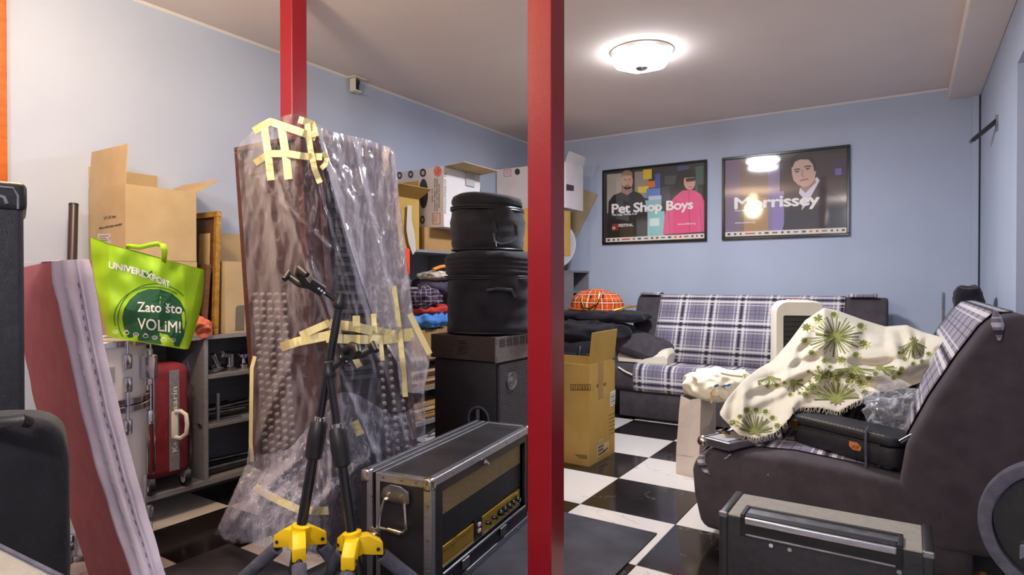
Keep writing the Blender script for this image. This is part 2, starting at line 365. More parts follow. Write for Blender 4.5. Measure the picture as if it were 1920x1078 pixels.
def stroke(pts, w_):                      # 2D polyline -> list of quads
    out = []
    for (x0, y0), (x1, y1) in zip(pts, pts[1:]):
        L = math.hypot(x1 - x0, y1 - y0) or 1e-6; nx, ny = -(y1 - y0) / L * w_ / 2, (x1 - x0) / L * w_ / 2
        out.append([(x0 + nx, y0 + ny), (x1 + nx, y1 + ny), (x1 - nx, y1 - ny), (x0 - nx, y0 - ny)])
    return out
def put_strokes(lines, S, w_, mname, parent, name):
    mb = MB()
    for ln in lines:
        for q in stroke(ln, w_): mb.poly([S(*p) for p in q])
    return mb.build(name, mname, parent, normals=False)

# ---- soft shapes
def superball(c, r, e=0.5, nu=28, nv=18, amp=0.0, fs=6.0, seed=0.0, rotz=0.0, tilt=0.0, uvs=None, flatb=None, ridge=False):
    """super-ellipsoid; e<1 boxier. returns MB"""
    c = Vector(c); rows = []; M = Matrix.Rotation(rotz, 3, 'Z') @ Matrix.Rotation(tilt, 3, 'X')
    def sp(a, p): return math.copysign(abs(a) ** p, a)
    for j in range(nv + 1):
        ph = -math.pi / 2 + math.pi * j / nv; row = []
        for i in range(nu):
            th = 2 * math.pi * i / nu
            p = Vector((r[0] * sp(math.cos(ph), e) * sp(math.cos(th), e), r[1] * sp(math.cos(ph), e) * sp(math.sin(th), e), r[2] * sp(math.sin(ph), e)))
            q = M @ p + c
            if amp:
                k = nz(q, fs, seed) + 0.5 * nz(q, fs * 2.3, seed + 3)
                if ridge: k = 0.45 - 1.7 * abs(nz(q, fs, seed)) + 0.5 * (0.4 - 1.7 * abs(nz(q, fs * 2.1, seed + 3)))
                q += (M @ p).normalized() * amp * k
            if flatb is not None and q.z < flatb: q.z = flatb
            row.append(q)
        rows.append(row)
    mb = MB(); mb.grid(rows, True, (lambda j, i: (i / nu * uvs[0], j / nv * uvs[1])) if uvs else None)
    return mb
def pillow(c, u, v_, w_, amp=0.0, seed=0.0, n=18, p=4):
    """pillow with half axes u, v (plane) and w (half thickness)"""
    c, u, v_, w_ = Vector(c), Vector(u), Vector(v_), Vector(w_); mb = MB()
    for sgn in (1, -1):
        rows = []
        for j in range(n + 1):
            row = []
            for i in range(n + 1):
                a = -1 + 2 * i / n; b = -1 + 2 * j / n
                h_ = max(0.0, (1 - abs(a) ** p) * (1 - abs(b) ** p)) ** 0.5
                q = c + u * a * (1 - 0.07 * (1 - b * b)) + v_ * b * (1 - 0.07 * (1 - a * a)) + w_ * h_ * sgn
                if amp: q += w_.normalized() * amp * nz(q, 9, seed) * h_
                row.append(q)
            rows.append(row)
        mb.grid(rows)
    return mb
# ================================================================== THE SETTING
fl = MB(); fl.box((XL, YF, -0.08), (XR + 0.25, YB, -0.004)); floor = struct(fl.build('floor', 'grout'))
_share = {}
TX0, TY0, TS = -1.424, 2.864, 0.5
for i in range(-4, 5):
    for j in range(-11, 6):
        x0, x1 = max(TX0 + i * TS, XL), min(TX0 + (i + 1) * TS, XR + 0.2); y0, y1 = max(TY0 + j * TS, YF), min(TY0 + (j + 1) * TS, YB)
        if x1 - x0 < 0.02 or y1 - y0 < 0.02: continue
        blk = (i + j) % 2 == 0; key = (blk, round(x1 - x0, 3), round(y1 - y0, 3)); g = 0.0012
        if key not in _share:
            hx, hy = (x1 - x0) / 2 - g, (y1 - y0) / 2 - g
            mb = MB(); mb.box((-hx, -hy, -0.012), (hx, hy, 0)); o = mb.build('tile', 'tile_black' if blk else 'tile_white', None, bevel=0.0012, seg=1)
            for v in o.data.vertices: v.co.z -= 0.012
            _share[key] = o.data
        else:
            o = bpy.data.objects.new('tile', _share[key]); scene.collection.objects.link(o)
        o.parent = floor; fo = Vector(floor['_o']); o.location = Vector(((x0 + x1) / 2, (y0 + y1) / 2, 0)) - fo
T = 0.15
struct(MB().box((XL - T, YF - T, 0), (XL, YB + T, ZC)).build('wall_left', 'wall_paint'))
struct(MB().box((XL, YB, 0), (XR + 0.3, YB + T, ZC)).build('wall_back', 'wall_paint'))
struct(MB().box((XL, YF - T, 0), (XR + 0.3, YF, ZC)).build('wall_front', 'wall_paint'))
wr = MB(); wr.box((XR, 3.83, 0), (XR + 0.32, YB, ZC)); wr.box((XR, 1.6, 2.205), (XR + 0.32, 3.83, ZC))
wr.box((XR + 0.2, 1.6, 0), (XR + 0.32, 3.83, 2.205)); wr.box((XR, YF, 0), (XR + 0.32, 1.6, ZC))
struct(wr.build('wall_right', 'wall_paint'))
struct(MB().box((XL - T, YF - T, ZC), (XR + 0.32, YB + T, ZC + 0.12)).build('ceiling', 'ceiling_paint'))
struct(MB().box((0.241, YF, 2.512), (XR, YB, ZC)).build('trim_1', 'ceiling_paint', bevel=0.006))
struct(MB().prism([(XL, YF, ZC), (XL + 0.012, YF, ZC), (XL, YF, ZC - 0.012)], (0, YB - YF, 0)).build('trim_2', 'cornice_paint'))
struct(MB().prism([(XL, YB, ZC), (XL, YB - 0.012, ZC), (XL, YB, ZC - 0.012)], (0.241 - XL, 0, 0)).build('trim_3', 'cornice_paint'))
struct(MB().box((0.385, YB - 0.04, 0), (0.425, YB, 2.512)).build('trim_4', 'wall_paint', bevel=0.003))
struct(MB().box((0.426, YB - 0.028, 0), (0.436, YB - 0.002, 2.512)).build('shadow_gap', 'black_plastic'))  # dark strip standing in for the shadow gap beside the corner casing

# wood panelling on the left wall, at the photograph's left edge
PX = XL + 0.003
wp = thing('wood_panel', 'orange varnished wooden panelling on the left wall, cut by the photo edge', 'wall panel', (PX, 0.5, 0))
MB().box((PX, 1.035, 0), (PX + 0.03, 1.075, 2.55)).build('edge_trim', 'orange_wood', wp, bevel=0.006)
MB().box((PX, -0.3, 0), (PX + 0.008, 1.033, 2.55)).build('backing', 'dark_wood', wp)
for k in range(11):
    z0 = 0.03 + k * 0.228; MB().box((PX + 0.009, -0.3, z0), (PX + 0.022, 1.033, z0 + 0.222)).build('plank', 'orange_wood', wp, bevel=0.003)

# red steel posts
W2 = 0.045
for cx, cy, lb in ((-1.006, 1.769, 'glossy dark red square steel post in front of the road case, nearest to the viewer'), (-2.547, 1.972, 'glossy red square steel post behind the plastic-wrapped mixing consoles')):
    t = thing('steel_post', lb, 'post', (cx, cy, 0), 'red steel posts')
    MB().box((cx - W2, cy - W2, 0.006), (cx + W2, cy + W2, ZC)).build('tube', 'red_paint', t, bevel=0.003, seg=1)
    MB().box((cx - 0.08, cy - 0.08, 0), (cx + 0.08, cy + 0.08, 0.006)).build('base_plate', 'red_paint', t)

# ceiling lamp with a scalloped glass shade
def lobed(cz, prof, lobes, amp, c, n=80):
    rows = []
    for r, z, k in prof:
        rows.append([Vector((c[0] + r * (1 + amp * k * math.cos(lobes * 2 * math.pi * i / n)) * math.cos(2 * math.pi * i / n),
                             c[1] + r * (1 + amp * k * math.cos(lobes * 2 * math.pi * i / n)) * math.sin(2 * math.pi * i / n), z)) for i in range(n)])
    return rows
LC = (-1.424, 3.722)
lamp = thing('ceiling_lamp', 'lit round ceiling lamp with a scalloped glass shade above the sofa', 'lamp', (LC[0], LC[1], 2.5))
MB().lathe((LC[0], LC[1], 0), [(0.19, 2.598), (0.2, 2.594), (0.185, 2.578), (0.12, 2.572)], 48).build('ceiling_plate', 'cornice_paint', lamp, smooth=True)
sh = MB().grid(lobed(0, [(0.15, 2.572, .4), (0.172, 2.56, .8), (0.178, 2.545, 1), (0.16, 2.52, 1), (0.11, 2.503, .8), (0.04, 2.496, .3)], 6, 0.05, LC), True)
sh.build('glass_shade', 'lamp_cool', lamp, smooth='all')
MB().lathe((LC[0], LC[1], 0), [(0.04, 2.497), (0.03, 2.488), (0.012, 2.482)], 24).build('finial', 'chrome', lamp, smooth=True)
def point(name, loc, wts, col, rad, parent):
    l = bpy.data.lights.new(name, 'POINT'); l.energy = wts; l.color = col; l.shadow_soft_size = rad
    o = bpy.data.objects.new(name, l); scene.collection.objects.link(o); o.parent = parent; o.location = Vector(loc) - Vector(parent['_o']); return o
al = bpy.data.lights.new('lamp_light', 'AREA'); al.shape = 'DISK'; al.size = 0.30; al.energy = COOL_W; al.color = (0.88, 0.92, 1.0)
alo = bpy.data.objects.new('lamp_light', al); scene.collection.objects.link(alo); alo.parent = lamp; alo.location = (0, 0, -0.03)
for nm, c, wts, col, lb in (('globe_lamp', (-2.1, 0.9), WARM_W, (1.0, 0.80, 0.52), 'warm globe ceiling lamp near the left wall, mirrored in the right poster glass'),
                           ('globe_lamp', (-0.7, -0.9), FILL_W, (0.97, 0.96, 1.0), 'pale globe fill lamp added behind the viewer')):  # fill lamp added to lift the shadows, not part of the room
    t = thing(nm, lb, 'lamp', (c[0], c[1], 2.4), 'globe lamps behind the viewer')
    MB().lathe((c[0], c[1], 0), [(0.06, 2.598), (0.06, 2.57), (0.03, 2.56)], 24).build('ceiling_plate', 'chrome', t, smooth=True)
    MB().lathe((c[0], c[1], 0), [(0.03, 2.56), (0.055, 2.545), (0.07, 2.50), (0.062, 2.455), (0.035, 2.43), (0.005, 2.425)], 32).build('globe', 'lamp_warm', t, smooth='all')
    point('lamp_light', (c[0], c[1], 2.3), wts, col, 0.1, t)

# broken motion sensor at the top of the left wall
sn = thing('wall_sensor', 'small broken white sensor bracket at the top of the left wall', 'sensor', (-3.30, 3.09, 2.5))
MB().box((-3.345, 3.03, 2.585), (-3.26, 3.15, 2.598)).build('mount_plate', 'cream_plastic', sn, bevel=0.004)
MB().box((-3.335, 3.055, 2.495), (-3.325, 3.115, 2.585)).build('back_shell', 'cream_plastic', sn, bevel=0.003)
MB().box((-3.326, 3.052, 2.495), (-3.275, 3.060, 2.585)).build('side_shell', 'cream_plastic', sn, bevel=0.002)
MB().box((-3.326, 3.060, 2.492), (-3.275, 3.115, 2.505)).build('bottom_shell', 'cream_plastic', sn, bevel=0.002)
MB().box((-3.322, 3.064, 2.508), (-3.295, 3.108, 2.575)).build('circuit_board', 'black_plastic', sn)
for k in range(3): MB().tube([(-3.29, 3.07 + k * 0.015, 2.585), (-3.28, 3.075 + k * 0.012, 2.56), (-3.296, 3.08 + k * 0.01, 2.53)], 0.003, 6).build('wire', 'black_plastic', sn)

# dark rod sticking out of the right wall, strip on the back wall
rd = thing('wall_rod', 'short dark metal rod sticking out of the right wall near the corner', 'rod', (0.43, 4.69, 2.1))
a, b = fx(1869, 226, 0.43), fx(1869, 226, 0.43) + V(-0.16, 0.28, -0.16)
b = fd(1825, 262, (a - _C).dot(_fw) + 0.28)
MB().cyl(a, b, 0.014, n=12).build('bar', 'black_plastic', rd, smooth=True); MB().cyl(b, b + (b - a) * 0.12, 0.011, n=12).build('tip', 'steel_dull', rd, smooth=True)
MB().box((0.424, a.y - 0.02, a.z - 0.06), (0.436, a.y + 0.02, a.z + 0.03)).build('bracket', 'steel_dull', rd)
p = fy(1768, 548, YB); tag(MB().box((p.x - 0.006, YB - 0.012, 0.6), (p.x + 0.006, YB, p.z)).build('cable_cover', 'steel_dull', bevel=0.002), 'thin grey vertical strip on the back wall beside the corner', 'cable cover')

# ------------------------------------------------------------------ framed posters on the back wall
YP = YB - 0.014
def S1(x, y, k=0): return fy(x, y, YP - 0.0006 * k)
def layer(k): return lambda x, y: fy(x, y, YP - 0.0006 * k)
def poster(x0, x1, z0, z1, label):
    t = thing('framed_poster', label, 'poster', ((x0 + x1) / 2, YB, z0), 'framed concert posters')
    fwid = 0.022
    for nm, lo, hi in (('frame_rail', (x0, YB - 0.026, z1 - fwid), (x1, YB - 0.002, z1)), ('frame_rail', (x0, YB - 0.026, z0), (x1, YB - 0.002, z0 + fwid)),
                       ('frame_stile', (x0, YB - 0.026, z0 + fwid), (x0 + fwid, YB - 0.002, z1 - fwid)), ('frame_stile', (x1 - fwid, YB - 0.026, z0 + fwid), (x1, YB - 0.002, z1 - fwid))):
        MB().box(lo, hi).build(nm, 'black_gloss', t, bevel=0.003)
    sheet = MB().box((x0 + fwid, YP, z0 + fwid), (x1 - fwid, YB - 0.002, z1 - fwid)).build('print_sheet', ink(42, 40, 44), t)
    MB().box((x0 + fwid, YB - 0.0225, z0 + fwid), (x1 - fwid, YB - 0.0205, z1 - fwid)).build('glass_pane', 'picture_glass', t)
    return t, sheet
def tone_quads(rects, k, sheet, name):
    for n_, (x0, y0, x1, y1, c) in enumerate(rects):
        sl = -0.07 * (x1 - x0)
        put_poly([(x0, y0), (x1, y0 + sl), (x1, y1 + sl * .6), (x0, y1)], layer(k + n_ * 0.055), ink(*c), sheet, name)
t1, s1 = poster(-2.564, -1.538, 1.519, 2.256, 'black framed poster with a man in black and a woman in pink, left of two')
tone_quads([(1138, 327, 1166, 400, (176, 166, 152)), (1190, 322, 1216, 372, (150, 140, 128)), (1206, 318, 1222, 336, (226, 190, 20)), (1212, 340, 1236, 352, (210, 120, 40)),
            (1196, 350, 1216, 362, (226, 196, 60)), (1212, 354, 1238, 372, (90, 130, 196)), (1216, 368, 1240, 384, (196, 206, 220)), (1206, 376, 1240, 398, (150, 190, 196)),
            (1214, 398, 1246, 446, (150, 206, 206)), (1228, 326, 1238, 352, (60, 90, 160)), (1270, 312, 1292, 320, (60, 80, 120)), (1246, 330, 1268, 346, (70, 80, 84)),
            (1304, 312, 1318, 360, (62, 96, 88)), (1308, 346, 1320, 366, (28, 32, 30)), (1240, 350, 1256, 380, (60, 66, 82)), (1218, 410, 1236, 424, (226, 236, 236))], 1, s1, 'blurred_block')
put_poly([(1139, 449), (1141, 378), (1150, 366), (1168, 359), (1184, 357), (1200, 362), (1209, 372), (1213, 400), (1214, 446)], layer(2), ink(24, 22, 22), s1, 'black_jacket')
put_poly([(1164, 360), (1167, 350), (1184, 350), (1186, 359), (1176, 366)], layer(3), ink(168, 124, 98), s1, 'neck')
put_poly(ell(1176, 339, 10.5, 17), layer(3), ink(206, 164, 136), s1, 'man_face')
put_poly(ell(1176, 329, 10.5, 10, 14, math.pi, 2 * math.pi), layer(4), ink(150, 122, 98), s1, 'short_hair')
put_strokes([[(1170, 337), (1174, 337)], [(1178.5, 336.6), (1182.5, 336.2)], [(1172.5, 348), (1180, 347.4)]], layer(5), 1.8, ink(92, 62, 50), s1, 'facial_feature')
put_strokes([[(1176.5, 338), (1177, 343.5)]], layer(5), 1.6, ink(170, 126, 102), s1, 'facial_feature')
put_poly([(1243, 440), (1246, 404), (1252, 384), (1266, 368), (1280, 357), (1300, 356), (1314, 364), (1321, 378), (1322, 434)], layer(2), ink(232, 84, 140), s1, 'pink_coat')
put_strokes([[(1292, 358), (1293, 437)], [(1254, 396), (1256, 438)], [(1312, 384), (1316, 434)]], layer(3), 1.2, ink(190, 56, 108), s1, 'coat_seam')
put_poly([(1266, 340), (1272, 326), (1284, 330), (1284, 356), (1270, 360), (1264, 352)], layer(3), ink(30, 26, 26), s1, 'dark_hair')
put_poly(ell(1293, 341, 11, 15), layer(4), ink(214, 162, 138), s1, 'woman_face')
put_poly([(1274, 334), (1276, 322), (1286, 317), (1298, 318), (1305, 326), (1305, 332), (1290, 333)], layer(5), ink(22, 20, 22), s1, 'black_cap')
put_poly([(1285, 335), (1294, 333.5), (1304, 333), (1304, 338.5), (1296, 340), (1287, 341)], layer(6), ink(46, 40, 44), s1, 'sunglasses')
put_strokes([[(1291, 350.5), (1298, 350)]], layer(6), 1.6, ink(170, 84, 84), s1, 'facial_feature')
WHT = ink(244, 240, 238)
put_text('Pet Shop Boys', layer(8), (1147.5, 400), (1299, 391), 18, WHT, s1, bold=0.03, spacing=0.93)
put_text('Main stage. Nedelja, 8. jul', layer(8), (1148, 404.5), (1194, 402), 3.6, WHT, s1, bold=0.03)
put_poly([(1148, 420), (1159.5, 419.4), (1159.5, 432), (1148, 432.6)], layer(7), ink(150, 40, 34), s1, 'festival_mark')
put_text('20', layer(8), (1147.6, 430), (1153.6, 429.6), 5, WHT, s1); put_text('FESTIVAL', layer(8), (1160, 425.5), (1187, 424), 5.4, WHT, s1, bold=0.03)
put_text('www.exitfest.org', layer(8), (1270, 422), (1304, 420), 3.6, WHT, s1)
put_poly([(1136, 446.5), (1322, 437.5), (1322, 446.5), (1136, 454.2)], layer(7), ink(232, 224, 214), s1, 'sponsor_strip')
def sponsors(S, x0, y0, x1, y1, sheet):
    cols = [(50, 46, 50), (60, 56, 60), (40, 40, 44), (214, 70, 90), (120, 110, 110), (60, 60, 64), (90, 84, 88), (50, 50, 60), (90, 80, 40), (80, 90, 150), (60, 60, 80), (200, 120, 40), (180, 60, 50), (120, 120, 120), (60, 60, 60), (70, 70, 70), (40, 40, 44)]
    ws = [5, 4, 3, 17, 4, 7, 9, 4, 5, 8, 7, 5, 4, 9, 4, 3, 5]; tot = sum(ws) + 6 * (len(ws) - 1); x = 0.0
    for c, wd in zip(cols, ws):
        a = x / tot; b = (x + wd) / tot; x += wd + 6; ya, yb = lerp(y0, y1, a), lerp(y0, y1, b); xa, xb = lerp(x0, x1, a), lerp(x0, x1, b); hh = 1.3 if wd > 7 else 1.8
        put_poly([(xa, ya - hh), (xb, yb - hh), (xb, yb + hh), (xa, ya + hh)], S, ink(*c), sheet, 'sponsor_mark')
sponsors(layer(8), 1139, 450.2, 1318, 441.8, s1)

t2, s2 = poster(-1.406, -0.403, 1.521, 2.254, 'black framed poster of one man in a dark suit, right of two')
tone_quads([(1360, 301, 1388, 440, (128, 108, 132)), (1388, 299, 1440, 438, (134, 108, 94)), (1440, 297, 1462, 436, (140, 120, 160)), (1395, 372, 1440, 438, (176, 136, 84)), (1462, 295, 1588, 434, (66, 50, 54)),
            (1560, 298, 1588, 330, (64, 56, 78)), (1566, 316, 1578, 328, (110, 104, 170)), (1448, 360, 1470, 436, (146, 128, 184))], 1, s2, 'blurred_block')
put_poly([(1466, 436), (1474, 400), (1488, 378), (1510, 362), (1530, 342), (1546, 352), (1570, 366), (1586, 384), (1587, 430)], layer(2), ink(44, 34, 36), s2, 'dark_suit')
put_poly([(1498, 362), (1500, 352), (1532, 332), (1537, 338), (1524, 362), (1512, 384), (1503, 394), (1506, 372)], layer(3), ink(224, 214, 230), s2, 'shirt_collar')
put_poly([(1500, 352), (1528, 332), (1530, 342), (1510, 362)], layer(4), ink(160, 128, 118), s2, 'neck')
put_poly([(1485, 326), (1484, 312), (1490, 300), (1504, 294), (1518, 295), (1527, 304), (1530, 322), (1527, 338), (1518, 347), (1507, 351), (1496, 346), (1488, 338)], layer(5), ink(208, 172, 158), s2, 'man_face')
put_poly([(1482, 314), (1481, 300), (1490, 290), (1506, 286), (1520, 290), (1529, 302), (1531, 318), (1527, 322), (1524, 308), (1516, 299), (1500, 299), (1490, 304), (1486, 314)], layer(6), ink(36, 28, 30), s2, 'dark_hair')
put_strokes([[(1489, 319), (1494, 317), (1500, 317)], [(1508, 313), (1515, 311), (1521, 312)]], layer(7), 2.2, ink(44, 32, 32), s2, 'eyebrow')
put_strokes([[(1491, 322.5), (1498, 321)], [(1511, 317), (1518, 315.5)]], layer(7), 2.6, ink(66, 48, 46), s2, 'eye')
put_strokes([[(1505, 318), (1504, 330), (1509, 331)]], layer(7), 1.6, ink(158, 116, 104), s2, 'nose'); put_strokes([[(1500, 339), (1507, 337), (1516, 335.5)]], layer(7), 2.2, ink(150, 84, 84), s2, 'mouth')
put_text('Morrissey', layer(8), (1378, 391.5), (1536, 383.5), 22, WHT, s2, bold=0.03, spacing=0.93)
put_text('Main stage. Petak, 7. jul', layer(8), (1378, 396.5), (1431, 394), 3.4, WHT, s2); put_text('www.exitfest.org', layer(8), (1378, 419.5), (1416, 418), 3.8, WHT, s2)
put_poly([(1360, 435.5), (1588, 426.5), (1588, 436.2), (1360, 443.6)], layer(7), ink(232, 222, 208), s2, 'sponsor_strip'); sponsors(layer(8), 1364, 439.4, 1584, 431.2, s2)
# ================================================================== SOFAS
def loft(prof, ax, c0, c1, n=2, uoff=0.0, amp=0.0, seed=0.0):
    """sweep a 2D profile (a, z) along axis 'x' or 'y' from c0 to c1. UV in metres"""
    d = [0.0]
    for (a, z), (b, y) in zip(prof, prof[1:]): d.append(d[-1] + math.hypot(b - a, y - z))
    rows = []
    for k in range(n + 1):
        c = lerp(c0, c1, k / n); row = []
        for a, z in prof:
            q = Vector((c, a, z)) if ax == 'x' else Vector((a, c, z))
            if amp: q.z += amp * nz(q, 5, seed)
            row.append(q)
        rows.append(row)
    mb = MB(); mb.grid(rows, False, lambda j, i: (lerp(c0, c1, j / n) + uoff, d[i])); return mb
def closed_loft(prof, ax, c0, c1):
    P = [(Vector((c0, a, z)) if ax == 'x' else Vector((a, c0, z))) for a, z in prof]
    e = (c1 - c0, 0, 0) if ax == 'x' else (0, c1 - c0, 0)
    return MB().prism(P, e)
def arc2(cx, cy, r, a0, a1, n=6): return [(cx + r * math.cos(math.radians(lerp(a0, a1, i / n))), cy + r * math.sin(math.radians(lerp(a0, a1, i / n)))) for i in range(n + 1)]

# sofa along the back wall (profile in Y,Z, swept along X)
sx0, sx1 = -2.09, -0.13
so = thing('sofa', 'grey plaid sofa bed with brown ends standing along the back wall', 'sofa', ((sx0 + sx1) / 2, 5.2, 0), 'plaid sofa beds')
MB().box((sx0 + 0.03, 4.875, 0.02), (sx1 - 0.03, 5.56, 0.235)).build('base', 'sofa_brown', so, bevel=0.012, seg=3, smooth=True)
seatp = [(5.3, 0.235)] + [(4.87, 0.235)] + arc2(4.91, 0.285, 0.055, 260, 180, 4) + arc2(4.925, 0.385, 0.07, 180, 95, 6) + [(5.05, 0.462), (5.2, 0.46), (5.36, 0.45)]
closed_loft(seatp, 'x', sx0 - 0.02, sx1).build('seat', 'sofa_brown', so, bevel=0.02, seg=3, smooth=True)
MB_ = loft([(a - 0.005, z + 0.005) for a, z in seatp[2:]], 'x', -1.925, -0.40, 30, amp=0.006); MB_.build('seat_cover', 'sofa_plaid', so, smooth='all', thick=-0.002)
MB().tube([(-2.06, 4.853, 0.43), (-2.0, 4.848, 0.40), (-1.93, 4.846, 0.375)], 0.008, 6).build('piping', 'cream_cloth', so, smooth=True)
backp = [(5.16, 0.40), (5.13, 0.47), (5.27, 0.80)] + [(5.36, 0.985), (5.39, 1.02), (5.43, 1.032), (5.48, 1.02), (5.50, 0.98)] + [(5.44, 0.4)]
closed_loft(backp, 'x', sx0, sx1).build('backrest', 'sofa_brown', so, bevel=0.05, seg=4, smooth=True)
fr = [(a - 0.006, z + 0.004) for a, z in backp[1:7]]
loft(fr, 'x', -1.865, -0.41, 24, 0.03).build('back_cover', 'sofa_plaid', so, smooth='all', thick=-0.002)
for xa, xb in ((-2.06, -1.88), (-0.39, -0.20)):
    loft([(5.36, 1.03), (5.395, 1.042), (5.43, 1.047), (5.47, 1.038)], 'x', xa, xb, 4).build('top_band', 'sofa_plaid', so, smooth='all', thick=-0.012)

# sofa along the right wall (profile in X,Z, swept along Y)
ry0, ry1 = 2.73, 4.74
sr = thing('sofa', 'grey plaid sofa bed with large brown end, along the right wall, piled with things', 'sofa', (-0.2, 3.7, 0), 'plaid sofa beds')
for fxx in (-0.66, 0.2):
    for fyy in (ry0 + 0.12, ry1 - 0.15): MB().box((fxx, fyy, 0), (fxx + 0.05, fyy + 0.05, 0.06)).build('foot', 'cardboard_yellow', sr, bevel=0.005)
rseat = [(0.2, 0.06), (-0.70, 0.06)] + arc2(-0.72, 0.12, 0.06, 250, 185, 3) + [(-0.80, 0.2)] + arc2(-0.70, 0.30, 0.11, 175, 92, 7) + [(-0.4, 0.424), (-0.1, 0.40), (0.2, 0.385)]
closed_loft(rseat, 'y', ry0, ry1).build('seat', 'sofa_brown', sr, bevel=0.03, seg=4, smooth=True)
loft([(a - 0.004, z + 0.006) for a, z in rseat[7:]], 'y', ry0 + 0.14, ry1 - 0.02, 20).build('seat_cover', 'sofa_plaid', sr, smooth='all', thick=-0.002)
rback = [(0.085, 0.16), (-0.005, 0.24), (-0.03, 0.36), (-0.005, 0.53), (0.069, 0.70), (0.156, 0.865), (0.225, 0.98), (0.27, 1.03), (0.33, 1.035), (0.39, 1.01), (0.43, 0.94), (0.43, 0.18)]
closed_loft(rback, 'y', ry0 - 0.01, ry1).build('backrest', 'sofa_brown', sr, bevel=0.035, seg=4, smooth=True)
loft([(a - 0.006, z + 0.004) for a, z in rback[3:9]], 'y', ry0 + 0.17, ry1 - 0.25, 16).build('back_cover', 'sofa_plaid', sr, smooth='all', thick=-0.002)
# plaid gussets at the rounded corners of the near end
def gusset(pts, wid, nm):
    rows = []; L = 0.0
    for i, (x, y, d) in enumerate(pts):
        k = math.sin(math.pi * (i + 0.25) / (len(pts) - 0.5)); w_ = wid * k
        rows.append([fd(x - w_, y, d), fd(x, y, d - 0.006), fd(x + w_, y, d)])
    mb = MB(); mb.grid(rows, False, lambda j, i: (i * 0.02, j * 0.03)); return mb.build(nm, 'sofa_plaid', sr, smooth='all', thick=-0.003)
def onend(x, y): return (fy(x, y, ry0 - 0.004) - _C).dot(_fw)
gusset([(1327, 843, onend(1327, 843)), (1318, 852, onend(1318, 852)), (1315, 863, onend(1315, 863)), (1318, 874, onend(1318, 874)), (1324, 884, onend(1324, 884)), (1331, 890, onend(1331, 890))], 8, 'corner_gusset')
gusset([(1865, 583, onend(1865, 583) - .02), (1868, 594, onend(1868, 594) - .02), (1870, 607, onend(1870, 607) - .02), (1872, 622, onend(1872, 622) - .02), (1873, 638, onend(1873, 638) - .02)], 12, 'corner_gusset')
# lint and fluff marks on the brown end
for x, y, s_ in ((1362, 858, 5), (1368, 853, 4), (1440, 890, 2), (1868, 934, 5), (1858, 941, 4), (1870, 925, 4)):
    put_poly(ell(x, y, s_, 1.6, 7, rot=-0.5), lambda a, b: fy(a, b, ry0 - 0.0125), ink(150, 140, 140), sr, 'lint')

# ================================================================== THINGS ON AND BY THE BACK SOFA
pw_ = pillow((-1.93, 5.06, 0.60), (0.25, 0.05, -0.085), (0.05, 0.15, 0.02), (0.03, 0.01, 0.085), 0.012, 2.0)
tag(pw_.build('pillow', 'sofa_brown', smooth='all'), 'dark grey pillow slumped on top of the cream contour pillow', 'pillow')
rows = []
for j in range(9):
    yy = 4.95 + 0.3 * j / 8; row = []
    for i in range(25):
        t = i / 24; x = lerp(-2.16, -1.67, t); z = 0.475 + 0.095 * (0.35 + 0.65 * (0.5 + 0.5 * math.cos(2 * math.pi * t * 1.0 + 0.3))) * (1 if 0 < i < 24 else 0.55) + 0.02 * t
        e = 1 - abs(j / 4 - 1) ** 4; row.append(Vector((x, yy, lerp(0.47, z, 0.55 + 0.45 * e) if 0 < j < 8 else lerp(0.465, z, 0.55))))
    rows.append(row)
cp = MB(); cp.grid(rows); cp.grid([[Vector((q.x, q.y, 0.468)) for q in r] for r in rows][::-1])
for r in (rows[0], rows[-1]): cp.grid([r, [Vector((q.x, q.y, 0.468)) for q in r]])
for i in (0, -1): cp.grid([[r[i] for r in rows], [Vector((r[i].x, r[i].y, 0.468)) for r in rows]])
tag(cp.build('contour_pillow', 'cream_cloth', smooth='all'), 'cream wave-shaped foam pillow on the left end of the back sofa', 'pillow')

# black bags heaped to the left of the back sofa, tartan bag on top
gb = thing('gear_bag', 'black padded gear bag with buckled straps at the bottom of the bag heap', 'bag', (-2.45, 4.85, 0.0))
superball((-2.46, 4.93, 0.33), (0.36, 0.24, 0.335), 0.42, 56, 32, 0.03, 6, 1.0, ridge=True).build('body', 'black_fabric', gb, smooth='all')
for x in (-2.68, -2.56, -2.34, -2.24):
    MB().tube([(x, 4.70, 0.60), (x + .005, 4.672, 0.54), (x, 4.668, 0.40), (x + .005, 4.672, 0.2)], 0.013, 6).build('strap', 'black_plastic', gb, smooth=True)
MB().box((-2.53, 4.655, 0.42), (-2.37, 4.69, 0.55)).build('pocket', 'black_fabric', gb, bevel=0.02, seg=3, smooth=True)
for x in (-2.68, -2.24): MB().box((x - 0.016, 4.645, 0.50), (x + 0.016, 4.665, 0.55)).build('buckle', 'chrome', gb, bevel=0.004)
tag(superball((-2.38, 4.97, 0.72), (0.38, 0.25, 0.09), 0.8, 80, 40, 0.06, 6, 4.0, ridge=True).build('soft_bag', 'black_fabric', smooth='all'), 'limp dark grey bag lying crumpled over the buckled gear bag', 'bag')
sb = thing('garment_bag', 'flat black garment bag under the orange tartan bag', 'bag', (-2.36, 5.08, 0.78))
superball((-2.34, 5.1, 0.845), (0.44, 0.25, 0.055), 0.7, 80, 36, 0.04, 7, 8.0, ridge=True).build('body', 'black_fabric', sb, smooth='all')
MB().tube([(-2.12, 4.90, 0.905), (-2.04, 4.95, 0.93), (-1.98, 5.05, 0.94), (-2.06, 5.12, 0.935), (-2.14, 5.02, 0.92)], 0.008, 6).build('cord', 'gold_panel', sb, smooth=True)
tb = thing('tartan_bag', 'orange tartan handbag with tan handles lying on the black bags', 'handbag', (-2.36, 5.05, 0.9))
